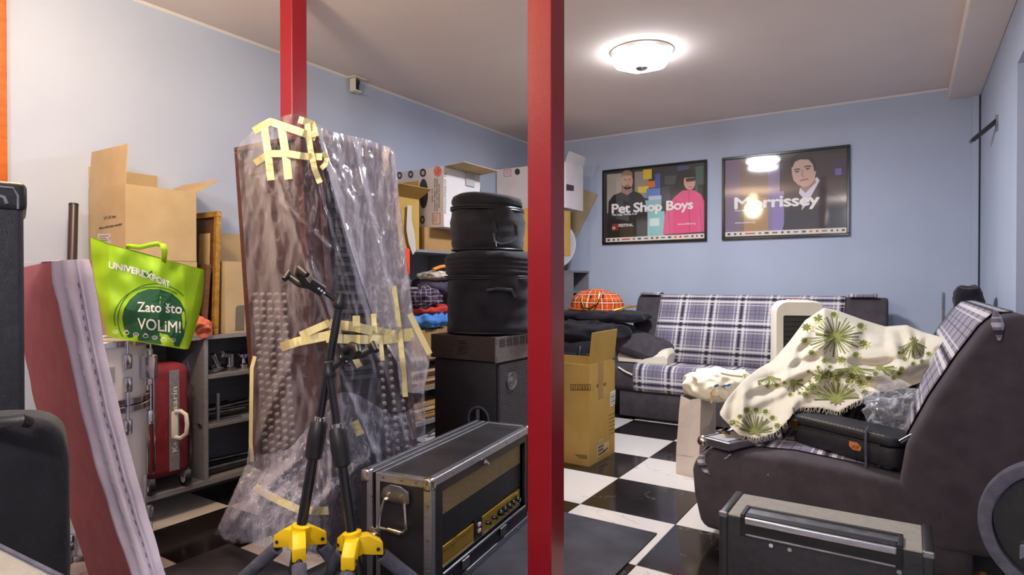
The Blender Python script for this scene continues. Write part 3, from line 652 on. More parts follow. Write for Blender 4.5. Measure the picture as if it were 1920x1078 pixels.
superball((-2.36, 5.06, 0.925), (0.25, 0.13, 0.155), 0.85, 48, 30, 0.016, 9, 2.0, uvs=(1.2, 0.55), flatb=0.895).build('body', 'orange_tartan', tb, smooth='all')
hp = [fy(1092, 556, 4.925), fy(1091, 565, 4.91), fy(1095, 577, 4.90), fy(1106, 579, 4.90), fy(1116, 572, 4.905), (fy(1122, 562, 4.92)), fy(1124, 550, 4.95)]
MB().tube(hp, 0.009, 8).build('handle', 'brass', tb, smooth=True)
MB().tube([fy(1066, 577, 4.92), fy(1080, 580, 4.915), fy(1094, 581, 4.915)], 0.009, 8).build('handle', 'orange_wood', tb, smooth=True)
for x, y in ((1091, 556), (1109, 552), (1131, 550)): MB().cyl(fy(x, y, 4.945), fy(x, y, 4.92), 0.01, n=10).build('stud', 'chrome', tb)

# heater standing on the far end of the right sofa
hx, hy = -0.575, 4.14
he = thing('heater', 'cream electric heater with a dark grille standing behind the flower cloth', 'heater', (hx, hy, 0.43))
u = V(0.94, 0.34, 0); v = V(-0.34, 0.94, 0); c0 = V(hx, hy, 0)
def hl(a, b, z): return c0 + u * a + v * b + V(0, 0, z)
def rrect(wd, z0, z1, r, n=6):
    pts = []
    for cx, cz, a0 in ((wd - r, z1 - r, 0), (-wd + r, z1 - r, 90), (-wd + r, z0 + r, 180), (wd - r, z0 + r, 270)):
        pts += [(cx + r * math.cos(math.radians(a0 + 90 * i / n)), cz + r * math.sin(math.radians(a0 + 90 * i / n))) for i in range(n + 1)]
    return pts
O = rrect(0.145, 0.425, 1.035, 0.07); I = rrect(0.095, 0.53, 0.945, 0.012)
hb = MB(); hb.grid([[hl(a, -0.07, z) for a, z in I], [hl(a, -0.078, z) for a, z in [(p * .93, 0.73 + (q - .73) * .97) for p, q in O]], [hl(a, -0.06, z) for a, z in O], [hl(a, 0.06, z) for a, z in O], [hl(a * .9, 0.075, 0.73 + (z - .73) * .97) for a, z in O]], True)
hb.poly([hl(a * .9, 0.075, 0.73 + (z - .73) * .97) for a, z in O]); hb.build('housing', 'cream_plastic', he, smooth=True)
MB().poly([hl(a, -0.055, z) for a, z in I]).build('grille_back', 'black_gloss', he)
for k in range(14): MB().cyl(hl(-0.09, -0.064, 0.545 + k * 0.03), hl(0.09, -0.064, 0.545 + k * 0.03), 0.0025, n=6).build('grille_wire', 'black_plastic', he)
pn = MB(); pn.obox(hl(-0.06, -0.03, 1.034), u * 0.12, v * 0.06, V(0, 0, 0.006)); pn.build('control_panel', 'cream_plastic', he, bevel=0.002)
for k in range(4): MB().obox(hl(-0.05 + k * 0.027, -0.02, 1.04), u * 0.014, v * 0.035, V(0, 0, 0.005)).build('button', ink(150, 80, 70), he, bevel=0.002)

# black garment hung over the far top of the right sofa
bg = superball((0.30, 4.60, 0.985), (0.07, 0.11, 0.135), 0.55, 40, 28, 0.025, 10, 3.0, ridge=True)
tag(bg.build('black_bag', 'black_fabric', smooth='all'), 'small upright black bag behind the back of the right sofa', 'bag')
# ================================================================== THE PILE ON THE RIGHT SOFA
# black hard instrument case
gA, gB = fz(1480, 826, 0.432), fz(1680, 882, 0.425); gu = (gB - gA); gl_ = gu.length; gu.normalize(); gv = V(-gu.y, gu.x, 0).normalized()
gk = thing('instrument_case', 'old black hard instrument case with an orange sticker on the right sofa', 'instrument case', (gA.x, gA.y, 0.43))
def gp(a, b, c): return gA + gu * a + gv * b + V(0, 0, c)
bz = 0.004
def case_shell(z0, z1, nm):
    n = 5; r = 0.05; pts = []
    for cx, cy, a0 in ((gl_ - r, 0.19 - r, 0), (r, 0.19 - r, 90), (r, r, 180), (gl_ - r, r, 270)):
        pts += [(cx + r * math.cos(math.radians(a0 + 90 * i / n)), cy + r * math.sin(math.radians(a0 + 90 * i / n))) for i in range(n + 1)]
    return MB().prism([gp(a, b, z0) for a, b in pts], (0, 0, z1 - z0)).build(nm, 'black_tolex', gk, bevel=0.008, seg=2, smooth=True)
case_shell(0.0, 0.078, 'lower_shell'); case_shell(0.082, 0.118, 'lid')
MB().tube([gp(0.06, -0.001, 0.08), gp(gl_ - 0.06, -0.001, 0.08)], 0.0025, 6).build('seam', 'black_plastic', gk)
for i in range(22): MB().obox(gp(0.05 + i * (gl_ - 0.1) / 22, 0.012, 0.1175), gu * 0.012, gv * 0.003, V(0, 0, 0.002)).build('stitch', 'parchment', gk)
MB().obox(gp(0.012, -0.004, 0.055), gu * 0.03, gv * 0.006, V(0, 0, 0.045)).build('latch', 'brass', gk, bevel=0.002)
MB().cyl(gp(0.01, 0.02, 0.118), gp(0.008, 0.015, 0.15), 0.004, n=8).build('hinge_pin', 'nickel_worn', gk)
gf = plane_px(gp(0, -0.0015, 0), -gv)
put_poly([(1592, 827), (1607, 830), (1615, 839), (1613, 846), (1599, 843), (1592, 836)], gf, ink(214, 130, 74), gk, 'sticker')
put_text('40P', lambda x, y: gf(x, y, 0.0006), (1597, 840), (1612, 843), 7, ink(150, 84, 40), gk)
MB().cyl(gp(gl_ + 0.0, 0.03, 0.10), gp(gl_ + 0.04, 0.07, 0.14), 0.016, n=14).build('handle_end', 'black_gloss', gk, smooth=True)

# cable hanging down from the case
cpath = [fd(1628, 800, 2.50), fd(1624, 808, 2.46), fd(1623, 830, 2.45), fd(1624, 870, 2.455), fd(1620, 900, 2.47), fd(1613, 930, 2.48), fd(1611, 962, 2.50)]
tag(MB().tube(cpath, 0.0045, 8).build('cable', 'foam_grey', smooth=True), 'thin grey cable hanging over the sofa end from the instrument case', 'cable')

# aluminium briefcase lying on the front of the seat
q0 = fz(1314, 818, 0.462)
ac = thing('aluminium_case', 'silver aluminium briefcase under the flower cloth at the sofa front', 'case', (q0.x + .2, q0.y + .25, 0.42))
au, av = V(0.92, -0.39, 0).normalized(), V(0.39, 0.92, 0).normalized()
def ap(a, b, z): return V(q0.x, q0.y, 0) + au * a + av * b + V(0, 0, z)
MB().obox(ap(0.01, 0.01, 0.428), au * 0.13, av * 0.36, V(0, 0, 0.030)).build('shell', 'aluminium', ac, bevel=0.003)
MB().obox(ap(0.02, 0.03, 0.4582), au * 0.10, av * 0.32, V(0, 0, 0.004)).build('top_panel', 'grey_edge', ac, bevel=0.002)
for a, b, da, db in ((0, 0, .15, .012), (0, .368, .15, .012), (0, 0, .012, .38), (.138, 0, .012, .38)): MB().obox(ap(a, b, 0.428), au * da, av * db, V(0, 0, 0.034)).build('edge_rail', 'aluminium', ac, bevel=0.003)
for a, b in ((0.008, 0.008), (0.008, 0.372), (0.142, 0.372)): MB().lathe(ap(a, b, 0.42), [(0.012, 0), (0.024, 0.008), (0.027, 0.022), (0.022, 0.038), (0.008, 0.047)], 16).build('corner_cap', 'nickel_worn', ac, smooth=True)
lc = fz(1352, 812, 0.463); MB().obox(lc - au * 0.03 - V(0, 0, 0.0), au * 0.065, av * 0.022, V(0, 0, 0.007)).build('latch', 'brass', ac, bevel=0.002)
MB().obox(lc - au * 0.02 - V(0, 0, -0.006), au * 0.02, av * 0.03, V(0, 0, 0.006)).build('latch_tongue', 'chrome', ac, bevel=0.002)

# flower-printed cloth draped over the heap
ctop = [(1350, 772), (1360, 752), (1390, 716), (1420, 692), (1450, 675), (1480, 640), (1510, 600), (1545, 577), (1570, 582), (1620, 600), (1660, 612), (1700, 609), (1730, 622), (1752, 628), (1772, 634)]
cbot = [(1350, 778), (1372, 802), (1386, 816), (1420, 822), (1452, 812), (1476, 790), (1486, 776), (1500, 764), (1540, 764), (1570, 772), (1600, 756), (1640, 737), (1700, 727), (1738, 712), (1756, 680), (1772, 644)]
cdb = [(1350, 2.76), (1380, 2.70), (1420, 2.68), (1476, 2.74), (1500, 2.84), (1570, 2.78), (1640, 2.80), (1700, 2.88), (1772, 2.98)]
cdt = [(1350, 2.82), (1390, 3.0), (1440, 3.28), (1500, 3.46), (1560, 3.55), (1640, 3.5), (1700, 3.35), (1772, 3.05)]
CFOLD = ((1470, 705, 1540, 690, .05, 10), (1540, 690, 1640, 702, .06, 10), (1640, 704, 1745, 676, .06, 11), (1484, 766, 1545, 700, .05, 11), (1560, 700, 1625, 748, .04, 9), (1620, 702, 1712, 726, .04, 9),
         (1388, 812, 1398, 722, .05, 11), (1430, 700, 1530, 600, .04, 12), (1460, 690, 1560, 640, .03, 8), (1548, 585, 1540, 690, .03, 12), (1610, 605, 1580, 690, .03, 12), (1668, 615, 1690, 690, .04, 11),
         (1702, 612, 1712, 670, .05, 8), (1728, 625, 1700, 690, .04, 8), (1420, 725, 1480, 712, .04, 8), (1410, 760, 1470, 735, .025, 9), (1500, 640, 1470, 700, .03, 8), (1640, 640, 1720, 655, .025, 9), (1590, 670, 1690, 668, .03, 9), (1760, 640, 1700, 700, .03, 9))
def cdep(x, y):
    yt, yb = pw(ctop, x), pw(cbot, x); t = min(1, max(0, (y - yt) / max(1e-3, yb - yt)))
    d = lerp(pw(cdt, x), pw(cdb, x), t ** 0.8)
    m = min(1, 4 * t) * (0.35 + 0.65 * min(1, 5 * (1 - t)))
    f = 0.020 * noise.noise(V(x / 70, y / 45, 1)) + 0.010 * noise.noise(V((x + y) / 30, (y - x) / 90, 9))
    for x0_, y0_, x1_, y1_, a_, wd in CFOLD:
        L2 = (x1_ - x0_) ** 2 + (y1_ - y0_) ** 2; u_ = ((x - x0_) * (x1_ - x0_) + (y - y0_) * (y1_ - y0_)) / L2
        if -0.2 < u_ < 1.2:
            ds_ = ((x - x0_) * (y1_ - y0_) - (y - y0_) * (x1_ - x0_)) / math.sqrt(L2) / wd; e_ = min(1, (u_ + 0.2) / .3, (1.2 - u_) / .3)
            f -= a_ * e_ * (math.exp(-ds_ * ds_) - 0.55 * math.exp(-(ds_ - 1.7) ** 2))
    return d + f * m
def CS(x, y, k=1): return fd(x, y, cdep(x, y) - 0.0022 * k)
cl = thing('printed_cloth', 'cream cloth printed with green flower heads, draped over the heap on the sofa', 'cloth', (-0.4, 3.4, 0.42))
nx_, ny_ = 130, 70; rows = []
for j in range(-10, ny_ + 1):
    row = []
    for i in range(nx_ + 1):
        x = lerp(1350, 1772, i / nx_); yt, yb = pw(ctop, x), pw(cbot, x)
        if j >= 0:
            fr_ = 3.0 * noise.noise(V(x / 3.1, 0, 4)) if j == ny_ else 0
            y = lerp(yt, yb, j / ny_) + fr_; row.append(fd(x, y, cdep(x, y)))
        else:
            k = -j / 10.0; q = fd(x, yt, cdep(x, yt)); hfall = max(0.0, q.z - 0.46)
            row.append(q + V(-0.02, 0.30, 0).normalized() * (0.28 * k) * min(1, hfall * 3) - V(0, 0, hfall * k ** 1.4) + V(0, 0, 0.012 * noise.noise(V(x / 20, k * 4, 2)) * k))
    rows.append(row)
MB().grid(rows).build('sheet', 'linen_print', cl, smooth='all')
# frayed fringe on the lower edge
fm = MB()
for i in range(120):
    x = lerp(1392, 1640, i / 119)
    if 1476 < x < 1500: continue
    yb = pw(cbot, x); L = 6 + 5 * random.random(); d = cdep(x, yb) - 0.003
    fm.tube([fd(x, yb - 3, d), fd(x + random.uniform(-3, 3), yb + L * .5, d - .004), fd(x + random.uniform(-5, 5), yb + L, d - .002)], 0.0011, 3)
o = fm.build('fringe', 'cream_cloth', cl); o['kind'] = 'stuff'
DG, MG, LG = ink(100, 104, 48, .9), ink(132, 134, 68, .9), ink(184, 182, 118, .9)
def flower(cx, cy, R, a0, a1, n, sq=1.0, heads=9):
    """radiating stems from (cx,cy) and a ring of small flower heads, printed flat on the cloth"""
    ins = lambda x, y: 1352 < x < 1768 and pw(ctop, x) + 1 < y < pw(cbot, x) - 1
    def clip(pts): return [p for p in pts if ins(*p)]
    ln = []; ln2 = []; hd = []; hl2 = []
    for i in range(n):
        a = math.radians(lerp(a0, a1, (i + random.uniform(-.25, .25)) / max(1, n - 1))); r = R * random.uniform(0.62, 0.9)
        path = clip([(cx + math.cos(a) * r * k / 7, cy + math.sin(a) * r * sq * k / 7) for k in range(0, 8)])
        if len(path) > 1: (ln if i % 3 else ln2).append(path)
    for i in range(heads):
        a = math.radians(lerp(a0, a1, (i + 0.5) / heads)); r = R * random.uniform(0.92, 1.04)
        hx_, hy_ = cx + math.cos(a) * r, cy + math.sin(a) * r * sq; s_ = R * random.uniform(0.10, 0.15)
        if ins(hx_ - s_, hy_) and ins(hx_ + s_, hy_) and ins(hx_, hy_ + s_) and ins(hx_, hy_ - s_):
            star = [(hx_ + math.cos(b * math.pi / 7) * s_ * (1.1 if b % 2 else .62), hy_ + math.sin(b * math.pi / 7) * s_ * (.95 if b % 2 else .55)) for b in range(14)]
            hd.append(star); hl2.append([(hx_ + 1.5 * (p - hx_) + s_ * .4, hy_ + 1.35 * (q - hy_) + s_ * .3) for p, q in star])
    def fan(polys, m, k, nm):
        for P in polys:
            mb = MB(); cxx = sum(p[0] for p in P) / len(P); cyy = sum(p[1] for p in P) / len(P)
            for a, b in zip(P, P[1:] + P[:1]):
                if all(ins(*q) for q in (a, b)): mb.poly([CS(cxx, cyy, k), CS(*a, k), CS(*b, k)])
            if mb.v: mb.build(nm, m, cl, normals=False)
    fan(hl2, LG, 1, 'print_tint')
    if ln: put_strokes(ln, lambda x, y: CS(x, y, 1.6), 1.7, MG, cl, 'print_stem')
    if ln2: put_strokes(ln2, lambda x, y: CS(x, y, 1.7), 2.6, DG, cl, 'print_stem')
    fan(hd, DG, 2.2, 'print_flower_head')
    core = [(cx + math.cos(b * math.pi / 9) * R * (.30 if b % 2 else .17), cy + math.sin(b * math.pi / 9) * R * sq * (.27 if b % 2 else .15)) for b in range(18)]
    fan([core], MG, 2.0, 'print_core')
random.seed(3)
flower(1566, 632, 58, 0, 345, 34, 0.78, 11)
flower(1415, 812, 46, 195, 352, 17, 1.0, 7)
flower(1568, 748, 58, 180, 355, 22, 0.82, 8)
flower(1445, 708, 32, 20, 150, 10, .5, 4); flower(1600, 690, 48, 10, 170, 16, .55, 6)
flower(1712, 640, 34, 20, 160, 12, 1.2, 5); flower(1488, 716, 30, -20, 120, 9, .8, 4)
flower(1650, 690, 40, -10, 60, 8, .6, 3); flower(1545, 706, 34, 190, 350, 10, .6, 4)
random.seed(11)

# crumpled clear plastic bag on the case
cb = superball(fd(1682, 768, 2.66), (0.14, 0.10, 0.09), 0.9, 60, 40, 0.06, 11, 5.0, rotz=0.55)
for q in cb.v:
    k = nz(q, 22, 2.0); q += V(0.010 * k, -0.010 * k, 0.008 * nz(q, 24, 9))
b2 = superball(fd(1715, 818, 2.55), (0.035, 0.04, 0.085), 0.9, 30, 24, 0.03, 26, 8.0); cb.add(b2.v, b2.f)
tag(cb.build('plastic_bag', 'clear_bag', smooth=True), 'crumpled clear plastic bag lying on the black instrument case', 'plastic bag')

# cream paper carrier bag stuffed with white cloth
pb = thing('carrier_bag', 'cream paper carrier bag standing on the floor in front of the right sofa', 'bag', (-1.07, 3.8, 0))
A, B_, H_ = (-1.166, 3.627), (-1.03, 3.99), 0.50
def bagp(x, y, z): return V(x, y, z)
outer = []
for z, sh_, bu in ((0, 0, 0), (0.06, 0, 0), (0.16, 0.002, .01), (0.28, 0.012, .012), (0.38, 0.018, -.01), (0.47, 0.028, -.02)):
    outer.append([V(A[0] + sh_, A[1], z), V((A[0] + B_[0]) / 2 + sh_ * .7, A[1] + bu, z - 0.015 * (z > .4)), V(B_[0] + sh_ * .3, A[1], z), V(B_[0] + bu, (A[1] + B_[1]) / 2, z), V(B_[0], B_[1], z), V((A[0] + B_[0]) / 2, B_[1] - bu, z), V(A[0] + sh_, B_[1], z), V(A[0] + sh_ - bu, (A[1] + B_[1]) / 2, z)])
pm = MB(); pm.grid(outer, True); pm.poly(outer[0][::-1]); pm.build('paper_wall', 'paper_bag', pb, thick=-0.0015)
MB().tube([outer[0][0] + V(-.001, -.001, .115), outer[0][2] + V(.001, -.001, .115), outer[0][4] + V(.001, 0, .115)], 0.0015, 4).build('fold_line', 'grey_edge', pb)
wc = superball((-0.97, 3.83, 0.53), (0.15, 0.24, 0.08), 0.8, 90, 50, 0.055, 7.0, 6.0, rotz=-0.25, ridge=True)
st = thing('white_cloth', 'bundle of white cloth stuffed into the cream carrier bag', 'cloth', (-1.0, 3.83, 0.45))
wc.build('fabric', 'cream_cloth', st, smooth='all')
for pts in ([(1336, 748), (1333, 735), (1340, 725), (1352, 722), (1362, 730)], [(1334, 756), (1336, 744), (1346, 741), (1356, 748)], [(1352, 700), (1372, 704), (1392, 706)]):
    MB().tube([fd(x, y, 3.50) for x, y in pts], 0.006, 6).build('drawstring', 'parchment', st, smooth=True)
for x, y in ((1343, 723), (1358, 724), (1366, 722)): put_poly(ell(x, y, 5, 2.2, 8, rot=-.4), lambda a, b: fd(a, b, 3.49), ink(60, 100, 180), st, 'blue_print')

# ================================================================== GUITAR COMBO AT THE BOTTOM RIGHT
am = thing('guitar_amplifier', 'grey topped black amplifier cabinet with a silver carrying handle, bottom right', 'amplifier', (-0.21, 2.01, 0))
x0, x1, y0, y1, zt = -0.478, 0.056, 1.905, 2.12, 0.45
MB().box((x0 + 0.004, y0, 0.02), (x1 - 0.004, y1, zt - 0.004)).build('cabinet', 'black_tolex', am, bevel=0.006, seg=2, smooth=True)
for x in (x0 + 0.05, x1 - 0.05):
    for y in (y0 + 0.04, y1 - 0.04): MB().cyl((x, y, 0), (x, y, 0.022), 0.018, n=14).build('rubber_foot', 'black_plastic', am)
MB().box((x0 + 0.022, y0 + 0.003, zt - 0.006), (x1 - 0.022, y1 - 0.002, zt)).build('top_cover', 'amp_grey', am, bevel=0.003)
for xa, xb in ((x0 - 0.002, x0 + 0.022), (x1 - 0.022, x1 + 0.002)):
    MB().box((xa, y0 - 0.004, 0.02), (xb, y1 + 0.003, zt + 0.004)).build('corner_strip', 'black_plastic', am, bevel=0.005, seg=2, smooth=True)
    MB().box((xa - 0.001, y0 - 0.005, zt - 0.012), (xb + 0.001, y0 + 0.004, zt + 0.0055)).build('strip_clip', 'steel_dull', am, bevel=0.003)
# handle tray cut over the front top edge
hA, hB = fz(1398, 975, 0.45), fz(1680, 1035, 0.45)
tx0, tx1 = fy(1396, 985, y0).x, fy(1683, 1045, y0).x
MB().box((tx0 - 0.012, y0 - 0.003, zt - 0.055), (tx1 + 0.012, y0 + 0.082, zt + 0.0015)).build('handle_tray', 'black_gloss', am, bevel=0.002)
MB().box((tx0, y0 + 0.028, zt + 0.0016), (tx1, y0 + 0.076, zt + 0.0045)).build('tray_floor', 'steel_dull', am)
for xa in (tx0 - 0.012, tx1): MB().box((xa, y0 - 0.002, zt), (xa + 0.012, y0 + 0.082, zt + 0.009)).build('tray_rim', 'black_plastic', am, bevel=0.002)
MB().box((tx0 - 0.012, y0 + 0.074, zt), (tx1 + 0.012, y0 + 0.084, zt + 0.009)).build('tray_rim', 'black_plastic', am, bevel=0.002)
MB().box((tx0 + 0.002, y0 - 0.016, zt - 0.016), (tx1 - 0.002, y0 - 0.004, zt + 0.004)).build('handle_bar', 'aluminium', am, bevel=0.004, seg=3, smooth=True)
MB().box((tx0 + 0.002, y0 - 0.006, zt + 0.003), (tx1 - 0.002, y0 + 0.022, zt + 0.008)).build('handle_grip', 'black_plastic', am, bevel=0.002)
MB().box((tx0 + 0.004, y0 - 0.007, zt - 0.052), (tx1 - 0.004, y0 - 0.001, zt - 0.047)).build('lower_rail', 'steel_dull', am, bevel=0.001)
for x, y in ((1446, 1022), (1481, 1030), (1686, 1072)):
    q = fy(x, y, y0); MB().cyl((q.x, y0 - 0.004, q.z), (q.x, y0 + 0.002, q.z), 0.006, n=14).build('screw', 'chrome', am)

# drum rim at the right edge of the photograph
ce = fd(2002, 1000, 1.60)
dr = thing('drum', 'black drum with grey hoop cut off by the right photo edge', 'drum', (ce.x, ce.y, ce.z - 0.2))
nrm = (V(_C.x, _C.y, 0) - V(ce.x, ce.y, 0)).normalized(); nrm = (nrm + V(0, 0, 0.05)).normalized()
MB().lathe(ce, [(0.155, 0.0), (0.155, 0.02), (0.162, 0.024), (0.184, 0.022), (0.188, 0.0), (0.188, -0.03), (0.155, -0.03), (0.155, 0.0)], 64, nrm, False, False).build('hoop', 'foam_grey', dr, smooth=True)
MB().lathe(ce, [(0.15, -0.30), (0.15, 0.0)], 48, nrm).build('shell', 'black_plastic', dr, smooth=True)
cq = fd(1917, 1035, 1.56); MB().obox(cq - _rt * 0.008 - V(0, 0, .02), _rt * 0.05, nrm * -0.05, V(0, 0, 0.04)).build('clamp', 'chrome', dr, bevel=0.005)
for k in range(3):
    a_ = V(ce.x, ce.y, ce.z) - nrm * 0.15 + _rt * (0.1 * (k - 1)); MB().cyl(a_ - V(0, 0, .1), V(a_.x, a_.y, 0), 0.009, n=10).build('leg', 'chrome', dr)

# ================================================================== CARDBOARD BOX ON THE FLOOR
def carton(name, label, x0, x1, y0, y1, z0, z1, m, flaps=(), group=None, minner=None, top=False, t=0.005):
    """open carton: four walls, bottom, flaps = (side, length, angle from upright outward in degrees, side-shrink)"""
    mf = minner or m
    th = thing(name, label, 'box', ((x0 + x1) / 2, (y0 + y1) / 2, z0), group)
    MB().box((x0, y0, z0), (x1, y0 + t, z1)).build('side_panel', m, th); MB().box((x0, y1 - t, z0), (x1, y1, z1)).build('side_panel', m, th)
    MB().box((x0, y0 + t, z0), (x0 + t, y1 - t, z1)).build('side_panel', m, th); MB().box((x1 - t, y0 + t, z0), (x1, y1 - t, z1)).build('side_panel', m, th)
    MB().box((x0 + t, y0 + t, z0), (x1 - t, y1 - t, z0 + t)).build('bottom_panel', m, th)
    if top: MB().box((x0 + t, y0 + t, z1 - t), (x1 - t, y1 - t, z1)).build('top_panel', m, th)
    for side, L, ang, shr in flaps:
        a = math.radians(ang); up = math.cos(a) * L; ou = math.sin(a) * L
        if side == '+x': p0, p1, o_ = V(x1 - t, y0 + .004, z1), V(x1 - t, y1 - .004, z1), V(ou, 0, up); s_ = V(0, shr, 0); n_ = V(t * .8 * math.cos(a), 0, -t * .8 * math.sin(a))
        if side == '-x': p0, p1, o_ = V(x0, y0 + .004, z1), V(x0, y1 - .004, z1), V(-ou, 0, up); s_ = V(0, shr, 0); n_ = V(t * .8 * math.cos(a), 0, t * .8 * math.sin(a))
        if side == '+y': p0, p1, o_ = V(x0 + .004, y1 - t, z1), V(x1 - .004, y1 - t, z1), V(0, ou, up); s_ = V(shr, 0, 0); n_ = V(0, t * .8 * math.cos(a), -t * .8 * math.sin(a))
        if side == '-y': p0, p1, o_ = V(x0 + .004, y0, z1), V(x1 - .004, y0, z1), V(0, -ou, up); s_ = V(shr, 0, 0); n_ = V(0, t * .8 * math.cos(a), t * .8 * math.sin(a))
        MB().hexa([p0, p1, p1 + n_, p0 + n_, p0 + o_ + s_, p1 + o_ - s_, p1 + o_ - s_ + n_, p0 + o_ + s_ + n_]).build('flap', mf, th)
    return th
bx = carton('cardboard_box', 'tall open yellow-brown cardboard box on the floor right of the red post', -2.10, -1.665, 3.468, 3.865, 0.0, 0.634, 'cardboard_yellow', [('+x', 0.20, 6, 0.0), ('-x', 0.20, 160, 0.0)])
MB().box((-1.6655, 3.60, 0.40), (-1.664, 3.68, 0.634)).build('tape_strip', 'cardboard_dark', bx)
MB().box((-1.6655, 3.60, 0.02), (-1.664, 3.68, 0.13)).build('tape_strip', 'cardboard', bx)
FY = lambda x, y: fy(x, y, 3.4672); FX = lambda x, y: fx(x, y, -1.6645); INK = ink(70, 54, 36)
q = [(1070, 721), (1107, 721), (1107, 731.5), (1070, 731.5)]
put_strokes([q + [q[0]], [(1079, 721), (1079, 731)], [(1088, 721), (1088, 731)]], FY, 1.2, INK, bx, 'handling_frame')
for k, xx in enumerate((1074.5, 1083.5, 1092, 1097, 1102)): put_strokes([[(xx - 1.6, 724), (xx + 1.6, 724)], [(xx, 724), (xx, 729.5)], [(xx - 2, 729.5), (xx + 2, 729.5)]], FY, 1.4, INK, bx, 'handling_mark')
put_text('Roland', FX, (1119, 727), (1136, 722), 7, INK, bx, bold=.02)
put_strokes([[(1149, 674), (1153, 672)], [(1155, 672), (1158, 670)]], lambda x, y: fx(x, y, -1.650), 3.5, INK, bx, 'fine_print')
put_poly([(1144.5, 735), (1154, 730.5), (1153, 758), (1144.5, 763)], FX, ink(226, 220, 212), bx, 'shipping_label')
for k in range(5): put_strokes([[(1146, 740 + k * 4.6), (1152.5, 736.5 + k * 4.6)]], lambda x, y: fx(x, y, -1.6638), 1.6 if k % 2 else .8, INK, bx, 'label_print')
for k in range(6): put_strokes([[(1141 + k * .2, 779 + k * 7), (1153, 774 + k * 7)]], FX, 1.0, INK, bx, 'fine_print')
for k in range(4): put_strokes([[(1077 + k * 3, 852 + k * 2.2), (1101, 854 + k * 2)]], FY, 1.1, INK, bx, 'fine_print')
put_poly([(1119, 836), (1142, 826), (1142, 846), (1119, 858)], FX, ink(206, 176, 116), bx, 'model_label')
put_strokes([[(1121, 840), (1132, 834.5)], [(1121, 846), (1131, 841)], [(1122, 853), (1130, 848), (1134, 843)], [(1132, 847), (1140, 839)]], lambda x, y: fx(x, y, -1.6638), 2.2, INK, bx, 'label_print')
# ================================================================== MATS
tag(MB().box((-2.0, 1.1, 0.001), (-0.957, 2.705, 0.007)).build('rubber_mat', 'rubber', bevel=0.002), 'dark grey rubber mat under the road case and the near red post', 'mat', 'rubber mats')
tag(MB().box((-2.49, 0.5, 0.001), (-2.01, 1.585, 0.007)).build('rubber_mat', 'rubber', bevel=0.002), 'dark rubber mat on the floor beside the pink foam mattress', 'mat', 'rubber mats')

# ================================================================== STACK: SUBWOOFER, POWER AMP, DRUM BAGS
sx_, sy_ = -1.90, 2.815
sw = thing('subwoofer', 'black speaker cabinet with a mesh front at the bottom of the drum bag stack', 'speaker', (-2.13, 3.05, 0))
MB().box((sx_ - 0.46, sy_, 0.02), (sx_ - 0.02, sy_ + 0.50, 0.70)).build('cabinet', 'black_tolex', sw, bevel=0.008, seg=2, smooth=True)
MB().box((sx_ - 0.02, sy_ + 0.012, 0.035), (sx_, sy_ + 0.488, 0.69)).build('front_grille', 'speaker_grille', sw, bevel=0.006, seg=2)
for x in (sx_ - 0.42, sx_ - 0.07):
    for y in (sy_ + 0.05, sy_ + 0.45): MB().cyl((x, y, 0), (x, y, 0.022), 0.02, n=14).build('rubber_foot', 'black_plastic', sw)
MB().lathe((sx_, sy_ + 0.13, 0.585), [(0.052, 0.0), (0.052, 0.006), (0.045, 0.009), (0.03, 0.004), (0.012, 0.012)], 32, (1, 0, 0)).build('horn', 'steel_dull', sw, smooth=True)
hq = fy(898, 786, sy_); HR = [(0.076, 0.0), (0.076, -0.006), (0.066, -0.007), (0.062, -0.001)]
MB().lathe(hq, [(r, -h_) for r, h_ in HR], 36, (0, -1, 0), False, True).build('handle_cup_rim', 'foam_grey', sw, smooth=True)
MB().lathe(hq, [(0.062, 0.003), (0.03, 0.0015)], 36, (0, -1, 0)).build('handle_cup', 'black_gloss', sw)
MB().box((hq.x - 0.011, sy_ - 0.016, hq.z - 0.06), (hq.x + 0.011, sy_ - 0.004, hq.z + 0.06)).build('handle_bar', 'foam_grey', sw, bevel=0.004, seg=2, smooth=True)

pa = thing('power_amplifier', 'dark brown rack power amplifier lying between speaker cabinet and drum bags', 'amplifier', (-2.13, 3.05, 0.70))
az0, az1 = 0.705, 0.842
MB().box((sx_ - 0.47, sy_ - 0.02, az0), (sx_ - 0.004, sy_ + 0.44, az1)).build('chassis', 'rack_metal', pa, bevel=0.003)
MB().box((sx_ - 0.004, sy_ - 0.035, az0 - 0.002), (sx_ + 0.004, sy_ + 0.455, az1 + 0.002)).build('front_panel', 'rack_face', pa, bevel=0.0015)
for k in range(6):
    yy = sy_ + 0.005 + k * 0.07; MB().box((sx_ + 0.0035, yy, 0.785), (sx_ + 0.005, yy + 0.055, 0.832)).build('vent_window', 'black_gloss', pa)
    for j in range(4): MB().box((sx_ + 0.0045, yy + 0.002, 0.789 + j * 0.0115), (sx_ + 0.0062, yy + 0.053, 0.793 + j * 0.0115)).build('vent_bar', 'rack_face', pa)
for z in (0.72, 0.735, 0.81, 0.828): MB().cyl((sx_ + 0.003, sy_ - 0.027, z), (sx_ + 0.006, sy_ - 0.027, z), 0.003, n=8).build('rack_hole', 'black_gloss', pa)
for j in range(7): MB().box((-2.17, sy_ - 0.0212, 0.735 + j * 0.0125), (-2.11 + 0.012 * (j % 2), sy_ - 0.0198, 0.738 + j * 0.0125)).build('side_vent', 'black_gloss', pa)
MB().cyl((-2.02, sy_ - 0.022, 0.80), (-2.02, sy_ - 0.019, 0.80), 0.004, n=8).build('screw', 'chrome', pa)

